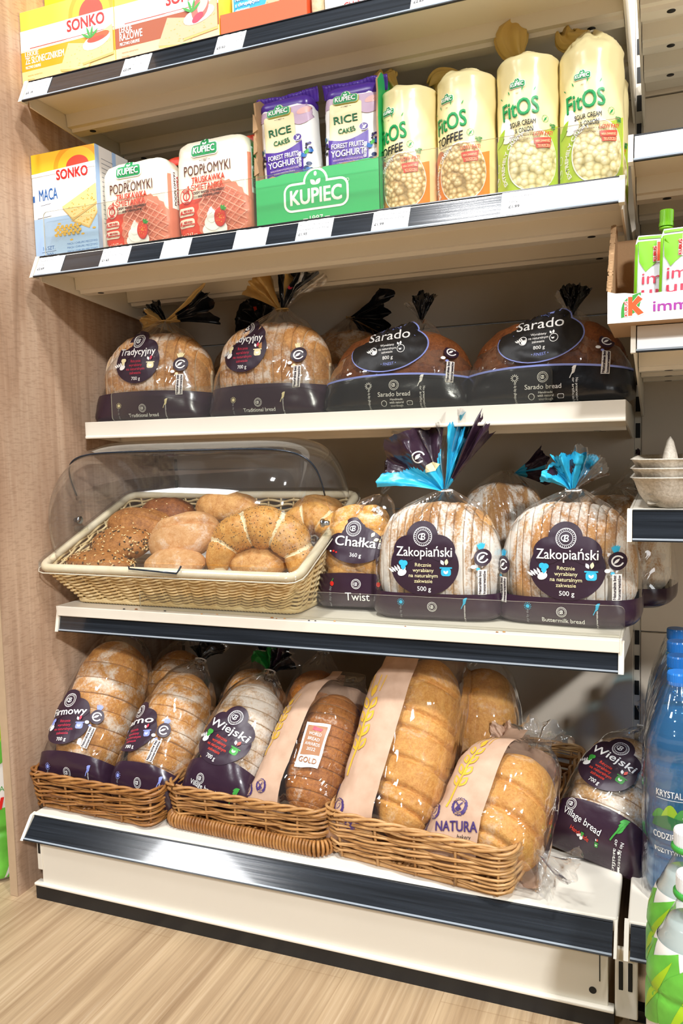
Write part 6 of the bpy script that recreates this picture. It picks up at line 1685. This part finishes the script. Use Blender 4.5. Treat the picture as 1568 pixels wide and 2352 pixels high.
def bottle(name, label, cat, x, y, z, R, H, body, fill, capm, group, seed=0):
    e = empty(name, (x, y, z), (0, 0, seed), label=label, cat=cat, group=group); nk = .0135
    prof = [(R*.55, .0), (R*.86, .002), (R*.97, .010), (R, .022), (R*.985, H*.20), (R*.90, H*.225), (R*.985, H*.25), (R, H*.28), (R, H*.60), (R*.985, H*.62), (R*.93, H*.635), (R*.985, H*.65), (R*.96, H*.70), (R*.83, H*.765), (R*.60, H*.83), (nk*1.2, H*.895), (nk, H*.915), (nk, H*.955)]
    bm = bmesh.new(); add_lathe(bm, prof, 48); o = obj('body', bm, body, e)
    if fill:
        bm = bmesh.new(); add_lathe(bm, [(max(.002, r-.0012), max(.002, q)) for r, q in prof if q < H*.84]+[(R*.52, H*.845)], 40); obj('water', bm, fill, e)
    bm = bmesh.new(); rg = []
    for rad, q in ((.0152, H*.945), (.0155, H*.95), (.0155, H*.992), (.0145, H)): rg.append([((rad+(.00035 if i % 2 else 0))*cos(2*pi*i/80), (rad+(.00035 if i % 2 else 0))*sin(2*pi*i/80), q) for i in range(80)])
    add_rings(bm, rg); bmesh.ops.recalc_face_normals(bm, faces=bm.faces[:]); obj('screw_cap', bm, capm, e, False)
    return e, o
pet('label_film', '#8fc4e0', .25, '#1d6fa5')
def water(x, y, label, seed):
    R, H = .0435, .318; e, o = bottle('water_bottle', label, 'water bottle', x, y, .156, R, H, 'pet_blue', 'water_blue', 'cap_blue', 'blue water bottles on the right-hand base shelf')
    p = Print(); z0 = 0
    p.text('KRYSTALICZNIE CZYSTA', -.026, .132, .0092, ink('white'), 'L', .012, w=.098); p.rect(-.026, .128, .07, .1288, ink('white'))
    for k, (dx, hh, m) in enumerate(((-.020, .016, 'leaf'), (-.006, .024, 'limeg'), (.010, .020, 'leaf'), (.026, .026, 'green'), (.042, .018, 'leaf'))):
        p.poly([(dx-.013, .098), (dx+.014, .098)]+[(dx+.013-.026*j/8, .098+hh*math.sin(pi*(j+.5)/9)) for j in range(9)], ink(m))
    p.poly([(-.032, .088), (.055, .086), (.055, .104), (.02, .100), (-.01, .107), (-.028, .100)], ink('dgreen'))
    p.line([(.016, .112), (.010, .106), (.016, .101), (.004, .096), (.012, .091), (.03, .087)], .0028, ink('white'))
    p.text('CODZIENNE', -.030, .072, .0088, ink('white'), 'L', .014, w=.046); p.text('Wsparcie', -.028, .063, .004, ink('navy'), 'L'); p.text('POZYTYWNA OPINIA', -.030, .050, .0072, ink('white'), 'L', .014, w=.072); p.text('Centrum Zdrowia', -.030, .042, .0045, ink('navy'), 'L', 0, shear=.2)
    p.build('label_print', o, radial_map(o, (0, 0), -.10, .02, R), edge=.010)
    return e
water(1.0755, .130, 'front blue water bottle on the right-hand base shelf, its cap fully in view', 0)
water(1.0755, .222, 'second blue water bottle, directly behind the front one', 1)
water(1.0755, .314, 'third blue water bottle from the front, near the back panel', 2)
water(1.0755, .406, 'hindmost blue water bottle, mostly hidden by the others', 3)
water(1.1675, .130, 'blue water bottle cut off by the right edge of the photo, beside the front one', 4)
sf = empty('shrink_wrap', (0, 0, 0), label='wrinkled clear shrink film around the blue water bottles', cat='wrapping')
bm = bmesh.new(); rg = []
for j in range(31):
    v = j/30; zz = .157+.305*v; q = 1 if v < .66 else 1-.66*((v-.66)/.34)**1.4; rr_ = []
    for k, p_ in enumerate(rrloop(1.0300-.002, 1.214, .0835-.002, .452, .040, 150)):
        cx_, cy_ = (1.0755 if p_[0] < 1.10 else p_[0]), min(max(p_[1], .130), .406)
        kx = .0022*fbm((p_[0]*2, p_[1]*2, zz), 26, 3); rr_.append((cx_+(p_[0]-cx_)*q+p_[2]*kx, cy_+(p_[1]-cy_)*q+p_[3]*kx, zz))
    rg.append(rr_)
add_rings(bm, rg, False, False); obj('film', bm, 'shrink_film', sf)

# green-labelled bottles standing on the floor in front
pm('label_green', '#63b13c', .35, vary=.25, vscale=25); pm('label_pale', '#e6f0e6', .35)
def green_bottle(x, y, label, face, group, top='white'):
    R, H = .0440, .335; e, o = bottle('juice_bottle', label, 'bottle', x, y, 0, R, H, 'pet_clear', 'juice', 'cap_white', group)
    p = Print(); W_ = 2*pi*R*.98
    p.rect(-W_/2, .006, W_/2, .262, ink('pale'))
    for k in range(7):
        xx = -W_/2+W_*(k+.5)/7; p.poly([(xx-.030, .006), (xx+.006, .006)]+[(xx+.006+.026*math.sin(pi*j/10*.5), .006+.105*j/10) for j in range(1, 11)]+[(xx-.028+.040*(1-j/10)*0+.03*math.sin(pi*(1-j/10)*.5), .006+.105*(1-j/10)) for j in range(0, 10)], 'label_green')
        p.leaf(xx-.016, .165, .110, .030, 62, 'label_green'); p.leaf(xx-.010, .178, .085, .005, 62, ink('limeg'))
    for k in range(3): p.text('u', -W_*.3+W_*.3*k, .110, .026, ink('red'), 'C', .02, shear=.25)
    p.text('ALOE', .02, .135, .008, ink('leaf'), 'C', .0)
    p.build('label_print', o, radial_map(o, (0, 0), face, 0, R), edge=.010)
    bm = bmesh.new(); add_lathe(bm, [(.0175, H*.925), (.0185, H*.93), (.0185, H*.94), (.0165, H*.945)], 30); obj('neck_ring', bm, 'ink_leaf', e)
    return e
GB = None
green_bottle(1.0830, -.060, 'white-capped green-labelled bottle on the floor, the farther one at the lower right corner', -.3, GB)
green_bottle(1.0845, -.165, 'white-capped green-labelled bottle on the floor nearest the camera at the lower right', -.3, GB)
lb = green_bottle(-.1330, .075, 'green and white bottle on the floor left of the oak-effect panel', .8, GB); lb.scale = (1.22, 1.22, 1.30)
